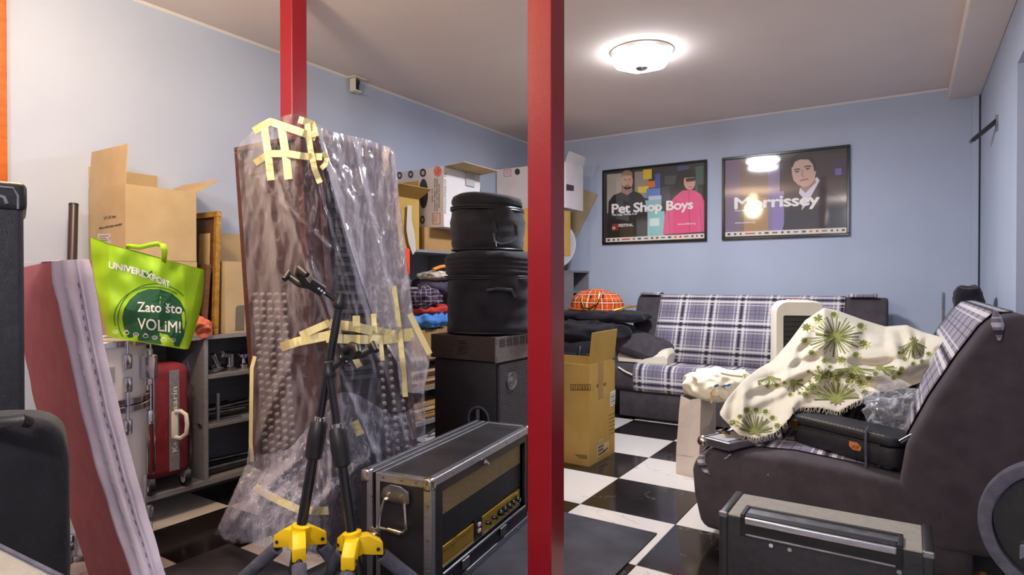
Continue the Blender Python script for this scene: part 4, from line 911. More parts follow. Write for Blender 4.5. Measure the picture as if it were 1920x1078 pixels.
def drum_bag(cx, cy, z0, R, H, lidz, label, sag, seed, handle_px):
    t = thing('drum_bag', label, 'drum bag', (cx, cy, z0), 'padded black drum bags')
    def body(za, zb, r, top, nm, dome):
        rows = []; N = 48; ks = 12
        prof = [(0.0, za), (r * .6, za), (r * .94, za + 0.004)] + [(r * (1 + 0.012 * math.sin(k * 1.7 + seed)), lerp(za + 0.025, zb - 0.03, k / ks)) for k in range(ks + 1)] + ([(r * .965, zb - 0.008), (r * .85, zb + dome * .3), (r * .5, zb + dome), (0.0, zb + dome * 1.1)] if top else [(r, zb)])
        for rr, z in prof:
            row = []
            for i in range(N):
                th = 2 * math.pi * i / N; p_ = V(cx + rr * math.cos(th), cy + rr * math.sin(th), z)
                k = 0.016 * nz(p_, 6.5, seed) + 0.007 * nz(p_, 17, seed + 2) if rr > 0.01 else 0
                f = (z - z0) / H
                sg = sag * f * f * (math.cos(th - 0.6))
                row.append(p_ + V(math.cos(th) * k, math.sin(th) * k, (0.008 * nz(p_, 5, seed + 7) + sg) if z > z0 + .05 else 0))
            rows.append(row)
        mb = MB(); mb.grid(rows, True); return mb.build(nm, 'black_fabric', t, smooth='all')
    body(z0, lidz, R, False, 'body', 0); body(lidz - 0.002, z0 + H, R * 1.012, True, 'lid', 0.012)
    for zz in (lidz, lidz - 0.012):
        ring = [V(cx + (R * 1.02 + 0.012 * nz(V(math.cos(a) * R, math.sin(a) * R, zz), 6.5, seed)) * math.cos(a), cy + (R * 1.02 + 0.012 * nz(V(math.cos(a) * R, math.sin(a) * R, zz), 6.5, seed)) * math.sin(a), zz + sag * ((zz - z0) / H) ** 2 * math.cos(a - .6)) for a in [2 * math.pi * i / 40 for i in range(40)]]
        MB().tube(ring, 0.0055, 6, True).build('zipper', 'black_plastic', t, smooth=True)
    ring = [V(cx + R * .985 * math.cos(a), cy + R * .985 * math.sin(a), z0 + 0.012) for a in [2 * math.pi * i / 40 for i in range(40)]]
    MB().tube(ring, 0.006, 6, True).build('piping', 'black_plastic', t, smooth=True)
    return t
dc = fd(921, 560, 3.72); b1 = drum_bag(dc.x, dc.y, 0.845, 0.265, 0.475, 1.18, 'large black padded drum bag resting on the power amplifier', 0.0, 1.0, None)
hd_ = dc + V(0.19, -0.19, 0); MB().tube([V(hd_.x - .05, hd_.y - .05, 1.10), V(hd_.x, hd_.y - .03, 1.11), V(hd_.x + .05, hd_.y + .04, 1.10), V(hd_.x + .06, hd_.y + .06, 1.06)], 0.012, 8).build('handle', 'black_plastic', b1, smooth=True)
d2 = fd(914, 420, 3.70); b2_ = drum_bag(d2.x, d2.y, 1.325, 0.215, 0.33, 1.58, 'small black padded drum bag sagging on top of the large drum bag', -0.012, 5.0, None)
ft = V(_C.x - d2.x, _C.y - d2.y, 0).normalized(); rt_ = V(-ft.y, ft.x, 0)
def bagat(x, y, o=0.0): return fd(x, y, 3.485 - o + 0.02 * abs(x - 945) / 30)
MB().tube([bagat(925, 420), bagat(926, 438, .015), bagat(927, 452, .02), bagat(938, 457, .03), bagat(955, 455, .03), bagat(966, 449, .02), bagat(968, 434, .01), bagat(965, 418)], 0.0055, 8).build('handle_cord', 'foam_grey', b2_, smooth=True)
MB().prism([bagat(921, 424), bagat(927, 414), bagat(931, 432), bagat(928, 452)], ft * 0.02).build('handle_tab', 'black_fabric', b2_, bevel=0.004)
MB().prism([bagat(962, 414), bagat(970, 424), bagat(971, 440), bagat(965, 448)], ft * 0.02).build('handle_tab', 'black_fabric', b2_, bevel=0.004)
MB().tube([bagat(930, 454, .04), bagat(931, 462, .04)], 0.003, 6).build('zip_pull', 'chrome', b2_)

# ================================================================== ROAD CASE WITH AMPLIFIER HEAD
K0 = fd(808, 905, 2.14); K0.z = 0.0; ka = V(-0.146, 0.989, 0).normalized(); kb = V(-0.989, -0.146, 0).normalized()
KL, KD, KH = 0.90, 0.30, 0.45
def kp(a, b, z): return K0 + ka * a + kb * b + V(0, 0, z + 0.007)
rc = thing('road_case', 'black road case with aluminium edges holding an amplifier head, behind the near red post', 'road case', (K0.x, K0.y, 0.007))
DM = 0.235                                   # main body depth; the rest is the clamped rear lid
def slab(a0, a1, b0, b1, z0, z1, nm, m, bev=0.0): return MB().obox(kp(a0, b0, z0), ka * (a1 - a0), kb * (b1 - b0), V(0, 0, z1 - z0)).build(nm, m, rc, bevel=bev)
slab(0.005, KL - 0.005, 0.005, DM, KH - 0.012, KH - 0.004, 'top_panel', 'black_laminate'); slab(0.005, KL - 0.005, 0.005, DM, 0.004, 0.014, 'bottom_panel', 'black_laminate')
slab(0.004, 0.014, 0.005, DM, 0.014, KH - 0.012, 'end_panel', 'black_laminate'); slab(KL - 0.014, KL - 0.004, 0.005, DM, 0.014, KH - 0.012, 'end_panel', 'black_laminate')
slab(0.014, KL - 0.014, DM - 0.01, DM, 0.014, KH - 0.012, 'back_panel', 'black_laminate')
slab(0.003, KL - 0.003, DM + 0.008, KD, 0.003, KH - 0.003, 'rear_lid', 'black_laminate')
# front frame around the opening
slab(0.014, 0.085, 0.004, 0.016, 0.014, KH - 0.012, 'front_stile', 'black_laminate'); slab(KL - 0.06, KL - 0.014, 0.004, 0.016, 0.014, KH - 0.012, 'front_stile', 'black_laminate')
slab(0.085, KL - 0.06, 0.004, 0.016, KH - 0.062, KH - 0.012, 'front_rail', 'rack_metal'); slab(0.085, KL - 0.06, 0.004, 0.016, 0.014, 0.085, 'front_rail', 'black_laminate')
E_ = 0.028
def edge(a0, a1, b0, b1, z0, z1): slab(a0, a1, b0, b1, z0, z1, 'edge_profile', 'aluminium', 0.002)
for z0, z1 in ((KH - E_, KH), (0, E_)):
    edge(0, KL, -0.001, 0.003, z0, z1)                     # front long edges
for b0, b1 in ((0.0, E_), (DM - E_ * .7, DM), (DM + 0.01, DM + 0.03), (KD - 0.02, KD)): edge(0, KL, b0, b1, KH - 0.003, KH + 0.001)
for a0, a1 in ((0, E_), (KL - E_, KL)): edge(a0, a1, 0, DM, KH - 0.003, KH + 0.0005)
for a_ in (0.0, KL - 0.003):
    for b0, b1 in ((0, E_ * 1.1), (DM - E_ * .7, DM), (DM + 0.014, DM + 0.04)): edge(a_, a_ + 0.004, b0, b1, 0, KH)
    for z0, z1 in ((KH - E_ * 1.1, KH), (0, E_)): edge(a_ - 0.0005, a_ + 0.0035, 0, DM, z0, z1)
for a0 in (0.0, KL - E_): edge(a0, a0 + E_, -0.001, 0.003, 0, KH)
edge(0.086, KL - 0.061, 0.0, 0.004, 0.080, 0.090)
for a_, b_, z_ in ((0, 0, KH), (0, KD, KH), (KL, 0, KH), (0, 0, 0.045), (KL, 0, 0.045), (0, KD, 0.045)):
    sa = 0.042 if a_ == 0 else -0.042; sb_ = 0.042 if b_ == 0 else -0.042
    MB().obox(kp(a_, b_, z_ - 0.045) - ka * math.copysign(0.003, sa) - kb * math.copysign(0.003, sb_), ka * sa, kb * sb_, V(0, 0, 0.049)).build('corner_cap', 'nickel_worn', rc, bevel=0.012, seg=3, smooth=True)
# sprung handle on the near end (the end faces -ka)
def ke(b, z, o=0.0): return kp(-0.001 - o, b, z)
MB().prism([ke(0.20, 0.385), ke(0.195, 0.40), ke(0.165, 0.418), ke(0.12, 0.416), ke(0.085, 0.40), ke(0.082, 0.36), ke(0.10, 0.352), ke(0.185, 0.36), ke(0.205, 0.368)], -ka * 0.012).build('handle_plate', 'steel_dull', rc, bevel=0.004, seg=2, smooth=True)
MB().tube([ke(0.185, 0.362, .014), ke(0.197, 0.32, .018), ke(0.203, 0.275, .022), ke(0.195, 0.262, .024), ke(0.10, 0.262, .024), ke(0.088, 0.275, .022), ke(0.094, 0.32, .018), ke(0.10, 0.362, .014)], 0.006, 10).build('handle_bail', 'chrome', rc, smooth=True)
MB().tube([ke(0.16, 0.262, .024), ke(0.105, 0.258, .024)], 0.010, 10).build('handle_grip', 'nickel_worn', rc, smooth=True)
for b_ in (0.17, 0.115): MB().cyl(ke(b_, 0.385, .010), ke(b_, 0.385, .016), 0.006, n=12).build('rivet', 'chrome', rc)
# butterfly latch across the lid gap
MB().prism([ke(0.215, 0.235), ke(0.228, 0.25), ke(0.25, 0.252), ke(0.27, 0.24), ke(0.27, 0.215), ke(0.25, 0.203), ke(0.225, 0.206)], -ka * 0.008).build('latch_dish', 'nickel_worn', rc, bevel=0.003, smooth=True)
MB().tube([ke(0.224, 0.228, .014), ke(0.243, 0.232, .018), ke(0.262, 0.226, .014)], 0.006, 8).build('latch_wing', 'chrome', rc, smooth=True)
for (bb, zz) in ((0.012, 0.36), (0.012, 0.24), (0.012, 0.13), (0.25, 0.36), (0.12, KH - 0.014), (0.06, KH - 0.014), (0.2, KH - 0.014)): MB().cyl(ke(bb, zz, .002), ke(bb, zz, .005), 0.004, n=10).build('rivet', 'steel_dull', rc)
for aa in (0.15, 0.3, 0.62, 0.75):
    for zz in (KH - 0.014, 0.013): MB().cyl(kp(aa, -0.004, zz), kp(aa, 0.0, zz), 0.004, n=10).build('rivet', 'steel_dull', rc)
MB().lathe(kp(0.40, -0.004, KH - 0.045), [(0.014, 0.0), (0.016, 0.006), (0.009, 0.014), (0.004, 0.022)], 16, -kb).build('key_knob', 'chrome', rc, smooth=True)
for aa in (0.22, 0.56): MB().obox(kp(aa, -0.006, 0.045), ka * 0.055, kb * 0.008, V(0, 0, 0.035)).build('lid_catch', 'steel_dull', rc, bevel=0.003)

ah = thing('amplifier_head', 'guitar amplifier head with gold grille cloth and gold knob panel inside the road case', 'amplifier', (K0.x, K0.y + 0.4, 0.03))
def hs(a0, a1, b0, b1, z0, z1, nm, m, bev=0.0): return MB().obox(kp(a0, b0, z0), ka * (a1 - a0), kb * (b1 - b0), V(0, 0, z1 - z0)).build(nm, m, ah, bevel=bev)
hs(0.075, KL - 0.05, 0.035, DM - 0.012, 0.02, KH - 0.018, 'cabinet', 'black_tolex', 0.01)
hs(0.09, KL - 0.065, 0.028, 0.036, 0.285, KH - 0.04, 'grille_cloth', 'gold_grille'); hs(0.087, KL - 0.065, 0.024, 0.036, 0.175, 0.285, 'front_band', 'black_tolex', 0.006)
gp1 = hs(0.087, 0.36, 0.022, 0.036, 0.095, 0.170, 'control_panel', 'gold_panel', 0.002); hs(0.36, 0.43, 0.020, 0.036, 0.095, 0.178, 'switch_plate', 'black_gloss', 0.002); hs(0.43, KL - 0.08, 0.022, 0.036, 0.095, 0.170, 'control_panel', 'gold_panel', 0.002)
hs(0.087, KL - 0.08, 0.020, 0.03, 0.090, 0.096, 'panel_rail', 'aluminium')
for z in (0.12, 0.145): MB().obox(kp(0.39, 0.014, z), ka * 0.02, kb * 0.008, V(0, 0, 0.014)).build('rocker_switch', 'cream_plastic', ah, bevel=0.002)
for k, aa in enumerate((0.47, 0.53, 0.59, 0.635, 0.68, 0.725, 0.77)):
    r_ = 0.009 if k < 2 else 0.015; MB().lathe(kp(aa, 0.022, 0.135), [(r_, 0.0), (r_, 0.008), (r_ * .75, 0.012), (r_ * .7, 0.024)], 14, -kb).build('knob', 'black_gloss', ah, smooth=True)
put_strokes([[(0.11, 0.148), (0.125, 0.158), (0.13, 0.145), (0.145, 0.152), (0.16, 0.147), (0.175, 0.156), (0.185, 0.146), (0.21, 0.150)], [(0.22, 0.152), (0.25, 0.156), (0.28, 0.150), (0.33, 0.155)], [(0.10, 0.108), (0.35, 0.108)]], lambda a, z: kp(a, 0.0212, z), 0.0022, INK, ah, 'script_print')
MB().obox(kp(0.78, 0.018, 0.11), ka * 0.006, kb * 0.006, V(0, 0, 0.05)).build('cable_hook', 'nickel_worn', ah, bevel=0.002)

# ================================================================== MIXING CONSOLES UNDER PLASTIC
knob_mesh = None
def console(label, pL, pR, dL, dR, yt_, yb_, lean, m_face, ncol, nrow, thick_, rows_from, knob_r):
    """console stood on its end: control face from image columns pL..pR (bottom) at depths dL, dR, top shifted by lean pixels"""
    Bl, Br = fd(pL, 900, dL), fd(pR, 900, dR); Bl.z = Br.z = 0.045
    Tl, Tr = fd(pL + lean, yt_[0], dL), fd(pR + lean, yt_[1], dR)
    bk = V(-(Br - Bl).y, (Br - Bl).x, 0).normalized()
    if bk.dot(_fw) < 0: bk = -bk
    t = thing('mixing_console', label, 'mixing console', ((Bl.x + Br.x) / 2, (Bl.y + Br.y) / 2, 0.007), 'wrapped mixing consoles')
    def fc(u_, v_, o=0.0): return lerp(lerp(Bl, Br, u_), lerp(Tl, Tr, u_), v_) - bk * o
    MB().hexa([fc(0, 0), fc(1, 0), fc(1, 0) + bk * thick_, fc(0, 0) + bk * thick_, fc(0, 1), fc(1, 1), fc(1, 1) + bk * thick_, fc(0, 1) + bk * thick_]).build('chassis', 'console_dark', t, bevel=0.006)
    MB().hexa([fc(0.06, 0.02, -.002), fc(0.94, 0.02, -.002), fc(0.94, 0.02, .004), fc(0.06, 0.02, .004), fc(0.06, 0.98, -.002), fc(0.94, 0.98, -.002), fc(0.94, 0.98, .004), fc(0.06, 0.98, .004)]).build('control_face', m_face, t)
    for u0, u1 in ((-0.05, 0.04), (0.96, 1.05)):
        MB().hexa([fc(u0, 0, .02), fc(u1, 0, .02), fc(u1, 0, 0) + bk * thick_ * 1.04, fc(u0, 0, 0) + bk * thick_ * 1.04, fc(u0, 1, .02), fc(u1, 1, .02), fc(u1, 1, 0) + bk * thick_ * 1.04, fc(u0, 1, 0) + bk * thick_ * 1.04]).build('side_cheek', 'console_wood', t, bevel=0.006)
    MB().hexa([fc(-.05, 1, .02), fc(1.05, 1, .02), fc(1.05, 1) + bk * thick_, fc(-.05, 1) + bk * thick_] + [q + V(0, 0, 0.02) for q in (fc(-.05, 1, .02), fc(1.05, 1, .02), fc(1.05, 1) + bk * thick_, fc(-.05, 1) + bk * thick_)]).build('end_cap', 'console_wood', t, bevel=0.004)
    MB().obox(fc(0.1, 0, 0.0) - V(0, 0, .038), (Br - Bl) * 0.8, bk * thick_ * .8, V(0, 0, 0.038)).build('rubber_foot', 'black_plastic', t)
    first = None; ori = Vector(t['_o'])
    for r in range(nrow):
        v_ = lerp(rows_from[0], rows_from[1], r / (nrow - 1))
        for c in range(ncol):
            u_ = lerp(rows_from[2], rows_from[3], c / max(1, ncol - 1)); p_ = fc(u_, v_, 0.004)
            if first is None:
                first = MB().lathe((0, 0, 0), [(knob_r, 0.0), (knob_r * .92, 0.010), (knob_r * .6, 0.012), (knob_r * .55, 0.018)], 10, -bk).build('knob', 'knob_grey', t, smooth=True)
                for q in first.data.vertices: q.co += ori
                first.location = p_ - ori
            else: clone(first, t, p_ - ori)
    for r in range(18):
        v_ = 0.05 + r * 0.052
        MB().hexa([fc(0.08, v_, .004), fc(0.92, v_, .004), fc(0.92, v_, .0065), fc(0.08, v_, .0065), fc(0.08, v_ + .003, .004), fc(0.92, v_ + .003, .004), fc(0.92, v_ + .003, .0065), fc(0.08, v_ + .003, .0065)]).build('channel_line', 'console_wood' if m_face == 'console_brown' else 'rack_metal', t)
    return t, fc
cA, fA = console('brown mixing console stood on end under plastic, left of the pair', 497, 610, 2.78, 2.56, (285, 262), 0, -46, 'console_brown', 5, 30, 0.07, (0.06, 0.62, 0.14, 0.62), 0.0095)
cB, fB = console('dark mixing console stood on end under plastic, right of the pair', 655, 786, 2.62, 2.86, (262, 292), 0, -62, 'console_dark', 3, 30, 0.07, (0.06, 0.66, 0.62, 0.9), 0.010)
# raised fader ridges on the second console
for r in range(24):
    v_ = 0.40 + r * 0.024
    MB().hexa([fB(0.10, v_, .004), fB(0.50, v_, .004), fB(0.50, v_, .02), fB(0.10, v_, .02), fB(0.10, v_ + .012, .004), fB(0.50, v_ + .012, .004), fB(0.50, v_ + .010, .016), fB(0.10, v_ + .010, .016)]).build('fader_strip', 'console_dark', cB)

# the sheet of plastic film over both, with masking tape
pT = [(436, 292), (446, 268), (478, 240), (505, 226), (545, 214), (572, 212), (585, 236), (640, 250), (690, 262), (728, 276), (740, 292)]
fL = [(225, 438), (300, 446), (450, 458), (620, 470), (760, 474), (880, 462), (940, 432), (990, 408), (1015, 420)]
fR = [(225, 736), (300, 742), (450, 758), (600, 778), (640, 790), (680, 806), (740, 796), (850, 800), (930, 760), (1015, 700)]
def film_depth(s, x, y):
    d = 2.75 - 0.33 * math.exp(-((s - 0.36) / 0.26) ** 2) - 0.10 * math.exp(-((s - 0.62) / 0.2) ** 2) + 0.22 * max(0, s - 0.7) + 0.25 * max(0, 0.08 - s)
    low = max(0.0, (y - 860) / 150.0); d -= 0.10 * low
    w1 = 0.030 * noise.noise(V(x / 34, y / 150, 1)) + 0.016 * noise.noise(V(x / 14 + y / 90, y / 70, 7)) + 0.008 * noise.noise(V(x / 7, y / 18, 3))
    fold = 0.0
    for x0_, y0_, x1_, y1_, a_, wd in ((500, 330, 545, 700, .022, 9), (520, 330, 640, 660, .03, 8), (590, 240, 690, 620, .03, 9), (580, 300, 700, 700, .022, 7), (660, 260, 745, 620, .02, 9), (440, 300, 620, 470, .02, 7), (470, 860, 560, 640, .02, 9), (545, 640, 660, 960, .02, 9), (700, 640, 770, 860, .022, 8), (620, 660, 720, 900, .022, 8), (430, 980, 560, 860, .03, 10), (560, 980, 690, 860, .025, 9), (610, 1010, 640, 720, .02, 8)):
        L2 = (x1_ - x0_) ** 2 + (y1_ - y0_) ** 2; t = ((x - x0_) * (x1_ - x0_) + (y - y0_) * (y1_ - y0_)) / L2
        if -0.15 < t < 1.15:
            dist = ((x - x0_) * (y1_ - y0_) - (y - y0_) * (x1_ - x0_)) / math.sqrt(L2); fold -= 1.7 * a_ * math.exp(-(dist / wd) ** 2) * (1 if 0 < t < 1 else 0.3)
    return d + w1 + fold - low * 0.05 * abs(noise.noise(V(x / 40, y / 40, 12)))
def film_xy(s, t):
    xt = lerp(438, 740, s); yt_ = pw(pT, xt); yb_ = 1012 + 22 * math.sin(s * 3.0) + 8 * noise.noise(V(s * 9, 0, 0)); y = lerp(yt_, yb_, t)
    return lerp(pw(fL, y), pw(fR, y), s), y
def film_s(x, y): return min(1, max(0, (x - pw(fL, y)) / (pw(fR, y) - pw(fL, y))))
def FS(x, y, k=1): return fd(x, y, film_depth(film_s(x, y), x, y) - 0.006 - 0.002 * k)
pf = thing('plastic_cover', 'crumpled clear plastic sheet taped around the two standing consoles', 'plastic sheet', (-2.2, 1.75, 0.01))
NS, NT = 120, 170; front = []; 
for j in range(NT + 1):
    row = []
    for i in range(NS + 1):
        x, y = film_xy(i / NS, j / NT); p_ = fd(x, y, film_depth(i / NS, x, y)); p_.z = max(p_.z, 0.012); row.append(p_)
    front.append(row)
back = []
for j in range(0, NT + 1, 5):
    row = []
    for i in range(0, 25):
        s = 1 - i / 24; x, y = film_xy(s, j / NT); e = math.sin(math.pi * i / 24) ** 0.6
        base_ = fd(x, y, film_depth(s, x, y)); q_ = base_ + V(_fw.x, _fw.y, 0).normalized() * (0.46 * e) + V(0, 0, -0.0)
        q_ += V(1, 0, 0) * 0.02 * noise.noise(V(s * 8, j / 12, 3)); q_.z = max(q_.z, 0.012); row.append(q_)
    back.append(row)
fm = MB(); fm.grid(front); fm.grid(back)
topf = front[0][::5]; topb = back[0][::-1]; fm.grid([topf, [lerp(a, b, .5) + V(0, 0, 0.015) for a, b in zip(topf, topb)], topb])
fm.build('film', 'plastic_film', pf, smooth='all', normals=False)
ov = []
for j in range(61):
    row = []
    for i in range(61):
        s = lerp(0.52, 0.995, i / 60); t = lerp(0.0, 0.62, j / 60); s = lerp(s, lerp(0.86, 0.995, i / 60), (j / 60) ** 1.1); x, y = film_xy(s, t); row.append(fd(x, y, film_depth(s, x, y) - 0.012 + 0.012 * noise.noise(V(x / 16, y / 16, 2)) + 0.010 * noise.noise(V(x / 7, y / 11, 5))))
    ov.append(row)
MB().grid(ov).build('folded_layer', 'plastic_film_dense', pf, smooth='all', normals=False)
lo_ = []
for j in range(51):
    row = []
    for i in range(91):
        s = lerp(0.0, 1.0, i / 90); t = lerp(0.60 + 0.16 * (1 - s) + 0.05 * math.sin(s * 9), 0.995, j / 50); x, y = film_xy(s, t); p_ = fd(x, y, film_depth(s, x, y) - 0.02 + 0.022 * noise.noise(V(x / 22, y / 26, 2)) + 0.012 * noise.noise(V(x / 9, y / 12, 5))); p_.z = max(p_.z, 0.012); row.append(p_)
    lo_.append(row)
MB().grid(lo_).build('lower_layer', 'plastic_film_mid', pf, smooth='all', normals=False)
# trailing skirt of film on the floor, left
sk = []
for j in range(14):
    row = []
    for i in range(30):
        s = i / 29; x = lerp(402, 600, s); y = lerp(lerp(870, 930, s), lerp(1002, 1046, s), j / 13); x += (1 - j / 13) * (60 * (1 - s))
        d = 2.50 - 0.10 * math.sin(math.pi * j / 13) - 0.05 * s + 0.05 * noise.noise(V(x / 26, y / 22, 4)); p_ = fd(x, y, d); p_.z = max(p_.z, 0.012); row.append(p_)
    sk.append(row)
MB().grid(sk).build('trailing_skirt', 'plastic_film_mid', pf, smooth='all', normals=False)
def ribbon(pts, w_, k=3, nm='tape_strip', dep=None):
    dense = []
    for (x0_, y0_), (x1_, y1_) in zip(pts, pts[1:]):
        n_ = max(2, int(math.hypot(x1_ - x0_, y1_ - y0_) / 7)); dense += [(lerp(x0_, x1_, q / n_), lerp(y0_, y1_, q / n_)) for q in range(n_)]
    dense.append(pts[-1]); A_ = []; B2 = []
    for i, (x, y) in enumerate(dense):
        x0_, y0_ = dense[max(0, i - 1)]; x1_, y1_ = dense[min(len(dense) - 1, i + 1)]; L = math.hypot(x1_ - x0_, y1_ - y0_) or 1
        nx, ny = -(y1_ - y0_) / L * w_ / 2, (x1_ - x0_) / L * w_ / 2
        if dep: A_.append(fd(x + nx, y + ny, dep)); B2.append(fd(x - nx, y - ny, dep))
        else:
            c = film_depth(film_s(x, y), x, y) - 0.010 - 0.003 * k
            A_.append(fd(x + nx, y + ny, min(c, film_depth(film_s(x + nx, y + ny), x + nx, y + ny) - 0.006))); B2.append(fd(x - nx, y - ny, min(c, film_depth(film_s(x - nx, y - ny), x - nx, y - ny) - 0.006)))
    MB().grid([A_, B2]).build(nm, 'tape', pf, thick=-0.0006)
for pts, w_, k in (([(476, 246), (492, 236), (507, 228), (530, 236), (560, 246), (592, 258)], 14, 1), ([(496, 240), (503, 290), (508, 338)], 14, 2), ([(528, 240), (536, 290), (541, 336)], 15, 2),
                   ([(478, 306), (505, 288), (540, 288), (570, 293), (604, 294)], 13, 3), ([(576, 232), (582, 280), (590, 318), (600, 343)], 11, 4), ([(560, 224), (585, 232), (592, 256)], 13, 4),
                   ([(527, 651), (560, 640), (610, 630), (640, 622)], 17, 2), ([(563, 629), (590, 617), (618, 605)], 14, 3), ([(618, 607), (660, 612), (700, 620), (735, 628), (774, 624)], 18, 2), ([(612, 634), (660, 636), (720, 637), (776, 630)], 17, 3),
                   ([(738, 536), (745, 590), (752, 650), (757, 700), (760, 744)], 10, 5), ([(700, 588), (703, 625)], 10, 5), ([(668, 592), (668, 612)], 14, 5), ([(714, 640), (717, 676)], 8, 5), ([(655, 650), (674, 688)], 12, 5),
                   ([(478, 913), (500, 926), (530, 942), (562, 956), (600, 958), (616, 957)], 15, 2), ([(664, 790), (676, 815)], 16, 2)): ribbon(pts, w_, k)
ribbon([(606, 285), (612, 296), (610, 308), (602, 316)], 9, 6)
ribbon([(768, 588), (780, 612), (794, 640), (806, 664)], 11, 3, dep=2.78)
ribbon([(478, 668), (472, 690), (471, 760), (470, 830), (473, 866)], 7, 2, dep=2.66)

# ================================================================== GUITAR STANDS
def gstand(label, hub, hubz, top, clutch_t, feet, yoke, depth):
    Hb = fd(hub[0], hub[1], depth); Tp = fd(top[0], top[1], depth + 0.02); t = thing('guitar_stand', label, 'guitar stand', (Hb.x, Hb.y, 0), 'tripod guitar stands')
    ax = (Tp - Hb).normalized(); cl_ = lerp(Hb, Tp, clutch_t)
    MB().cyl(Hb - ax * 0.10, cl_, 0.0165, n=16).build('lower_tube', 'tube_black', t, smooth=True); MB().cyl(cl_, Tp, 0.0135, n=16).build('upper_tube', 'tube_black', t, smooth=True)
    MB().lathe(cl_ - ax * 0.07, [(0.021, 0), (0.027, 0.006), (0.029, 0.06), (0.027, 0.115), (0.020, 0.125)], 20, ax).build('clutch', 'foam_grey' if 0 else 'black_plastic', t, smooth=True)
    MB().lathe(cl_ + ax * 0.055, [(0.019, 0), (0.02, 0.012), (0.015, 0.014)], 18, ax).build('clutch_ring', 'chrome', t, smooth=True)
    MB().lathe(Hb + ax * 0.055, [(0.03, -.07), (0.03, 0.0), (0.021, 0.004)], 20, ax).build('hub_collar', 'hub_yellow', t, smooth=True)
    for f in feet:
        Ft = fz(f[0], f[1], 0.012); d_ = (Ft - Hb); hz = V(d_.x, d_.y, 0).normalized(); sd = V(-hz.y, hz.x, 0) * 0.021
        a = Hb + V(0, 0, 0.045); b = Hb + hz * 0.075 + V(0, 0, 0.012); zz = V(0, 0, 1)
        pr_ = [a + hz * 0.01, Hb + hz * 0.045 + zz * 0.043, Hb + hz * 0.088 + zz * 0.014, Hb + hz * 0.09 - zz * 0.028, Hb + hz * 0.06 - zz * 0.022, Hb + hz * 0.01 - zz * 0.01]
        MB().prism([q - sd for q in pr_], sd * 2).build('hub_bracket', 'hub_yellow', t, bevel=0.004, seg=2, smooth=True)
        MB().cyl(Hb + hz * 0.072 - zz * 0.005 - sd * 1.15, Hb + hz * 0.072 - zz * 0.005 + sd * 1.15, 0.006, n=10).build('hub_bolt', 'black_plastic', t)
        s_ = Hb + hz * 0.062 - zz * 0.008; L = (Ft - s_); lg = MB().cyl(s_, Ft, 0.011, n=12).build('leg', 'tube_black', t, smooth=True)
        MB().cyl(s_ + L * 0.10, s_ + L * 0.62, 0.0225, n=18).build('foam_sleeve', 'foam_grey', lg, smooth=True); MB().cyl(Ft - L.normalized() * 0.03, Ft, 0.016, 0.014, n=12).build('rubber_foot', 'black_plastic', lg, smooth=True)
    MB().lathe(Tp - ax * 0.03, [(0.016, 0.0), (0.021, 0.008), (0.021, 0.022), (0.017, 0.03), (0.017, 0.052), (0.012, 0.056)], 16, ax).build('top_cap', 'black_plastic', t, smooth=True)
    J, K, pr1, pr2 = yoke; d0 = depth + 0.01
    MB().tube([Tp - ax * 0.01, fd(*J, d0)], 0.008, 10).build('neck_arm', 'tube_black', t, smooth=True)
    yk = MB(); yk.tube([fd(*J, d0), fd(*K, d0 - 0.03)], 0.020, 12); yk.build('yoke_block', 'black_plastic', t, smooth=True)
    for path in (pr1, pr2): MB().tube([fd(x, y, d0 + o_) for x, y, o_ in path], [0.013] * (len(path) - 1) + [0.009], 10).build('yoke_arm', 'black_plastic', t, smooth=True)
    for k in range(3): MB().cyl(fd(J[0] - 6 + k * 5, J[1] - 4 + k * 4, d0 - 0.022), fd(J[0] - 6 + k * 5, J[1] - 4 + k * 4, d0 - 0.028), 0.004, n=8).build('screw', 'chrome', t)
    return t
gstand('tall tripod guitar stand with yellow hub, yoke raised at upper left', (560, 1016), 0.3, (638, 562), 0.43, ((400, 1135), (565, 1330), (690, 1130)),
       ((604, 545), (578, 528), [(590, 540, -.02), (572, 530, -.05), (560, 512, -.07), (563, 505, -.1), (576, 516, -.12)], [(585, 536, .0), (562, 532, .03), (546, 520, .05), (541, 512, .05), (533, 524, .03)]), 2.0)
gstand('shorter tripod guitar stand with yellow hub beside the road case', (664, 1030), 0.3, (617, 692), 0.58, ((612, 1330), (852, 1150), (590, 1118)),
       ((646, 672), (655, 662), [(652, 668, 0), (648, 656, -.04), (660, 648, -.07), (670, 652, -.10), (672, 662, -.12)], [(655, 668, .0), (680, 664, .0), (694, 655, .01), (700, 646, .0), (706, 658, -.02)]), 1.96)
# ================================================================== LOW GREY SHELF AT THE LEFT WALL
SF = -2.98
def shelf_unit(label, x0, x1, y0, y1, z1, boards, uprights, z0=0.12, toe=True, holes=()):
    t = thing('shelf_unit', label, 'shelf', ((x0 + x1) / 2, (y0 + y1) / 2, 0), 'grey laminate shelf units'); th = 0.02
    def board(nm, lo, hi):
        o_ = MB().box(lo, hi).build(nm, 'grey_laminate', t, bevel=0.001, seg=1)
        return o_
    board('top_board', (x0, y0, z1 - th), (x1 + 0.004, y1, z1)); board('bottom_board', (x0, y0, z0), (x1 + .002, y1, z0 + 0.025))
    board('back_panel', (x0, y0, z0), (x0 + 0.008, y1, z1 - th))
    for y in uprights: board('upright', (x0 + .008, y, z0 + 0.025), (x1, y + 0.022, z1 - th))
    for ya, yb, z in boards: board('shelf_board', (x0 + .008, ya, z - 0.018), (x1 - 0.004, yb, z))
    if toe: board('plinth', (x0 + 0.02, y0 + 0.01, 0), (x0 + 0.06, y1 - 0.01, z0)); 
    return t
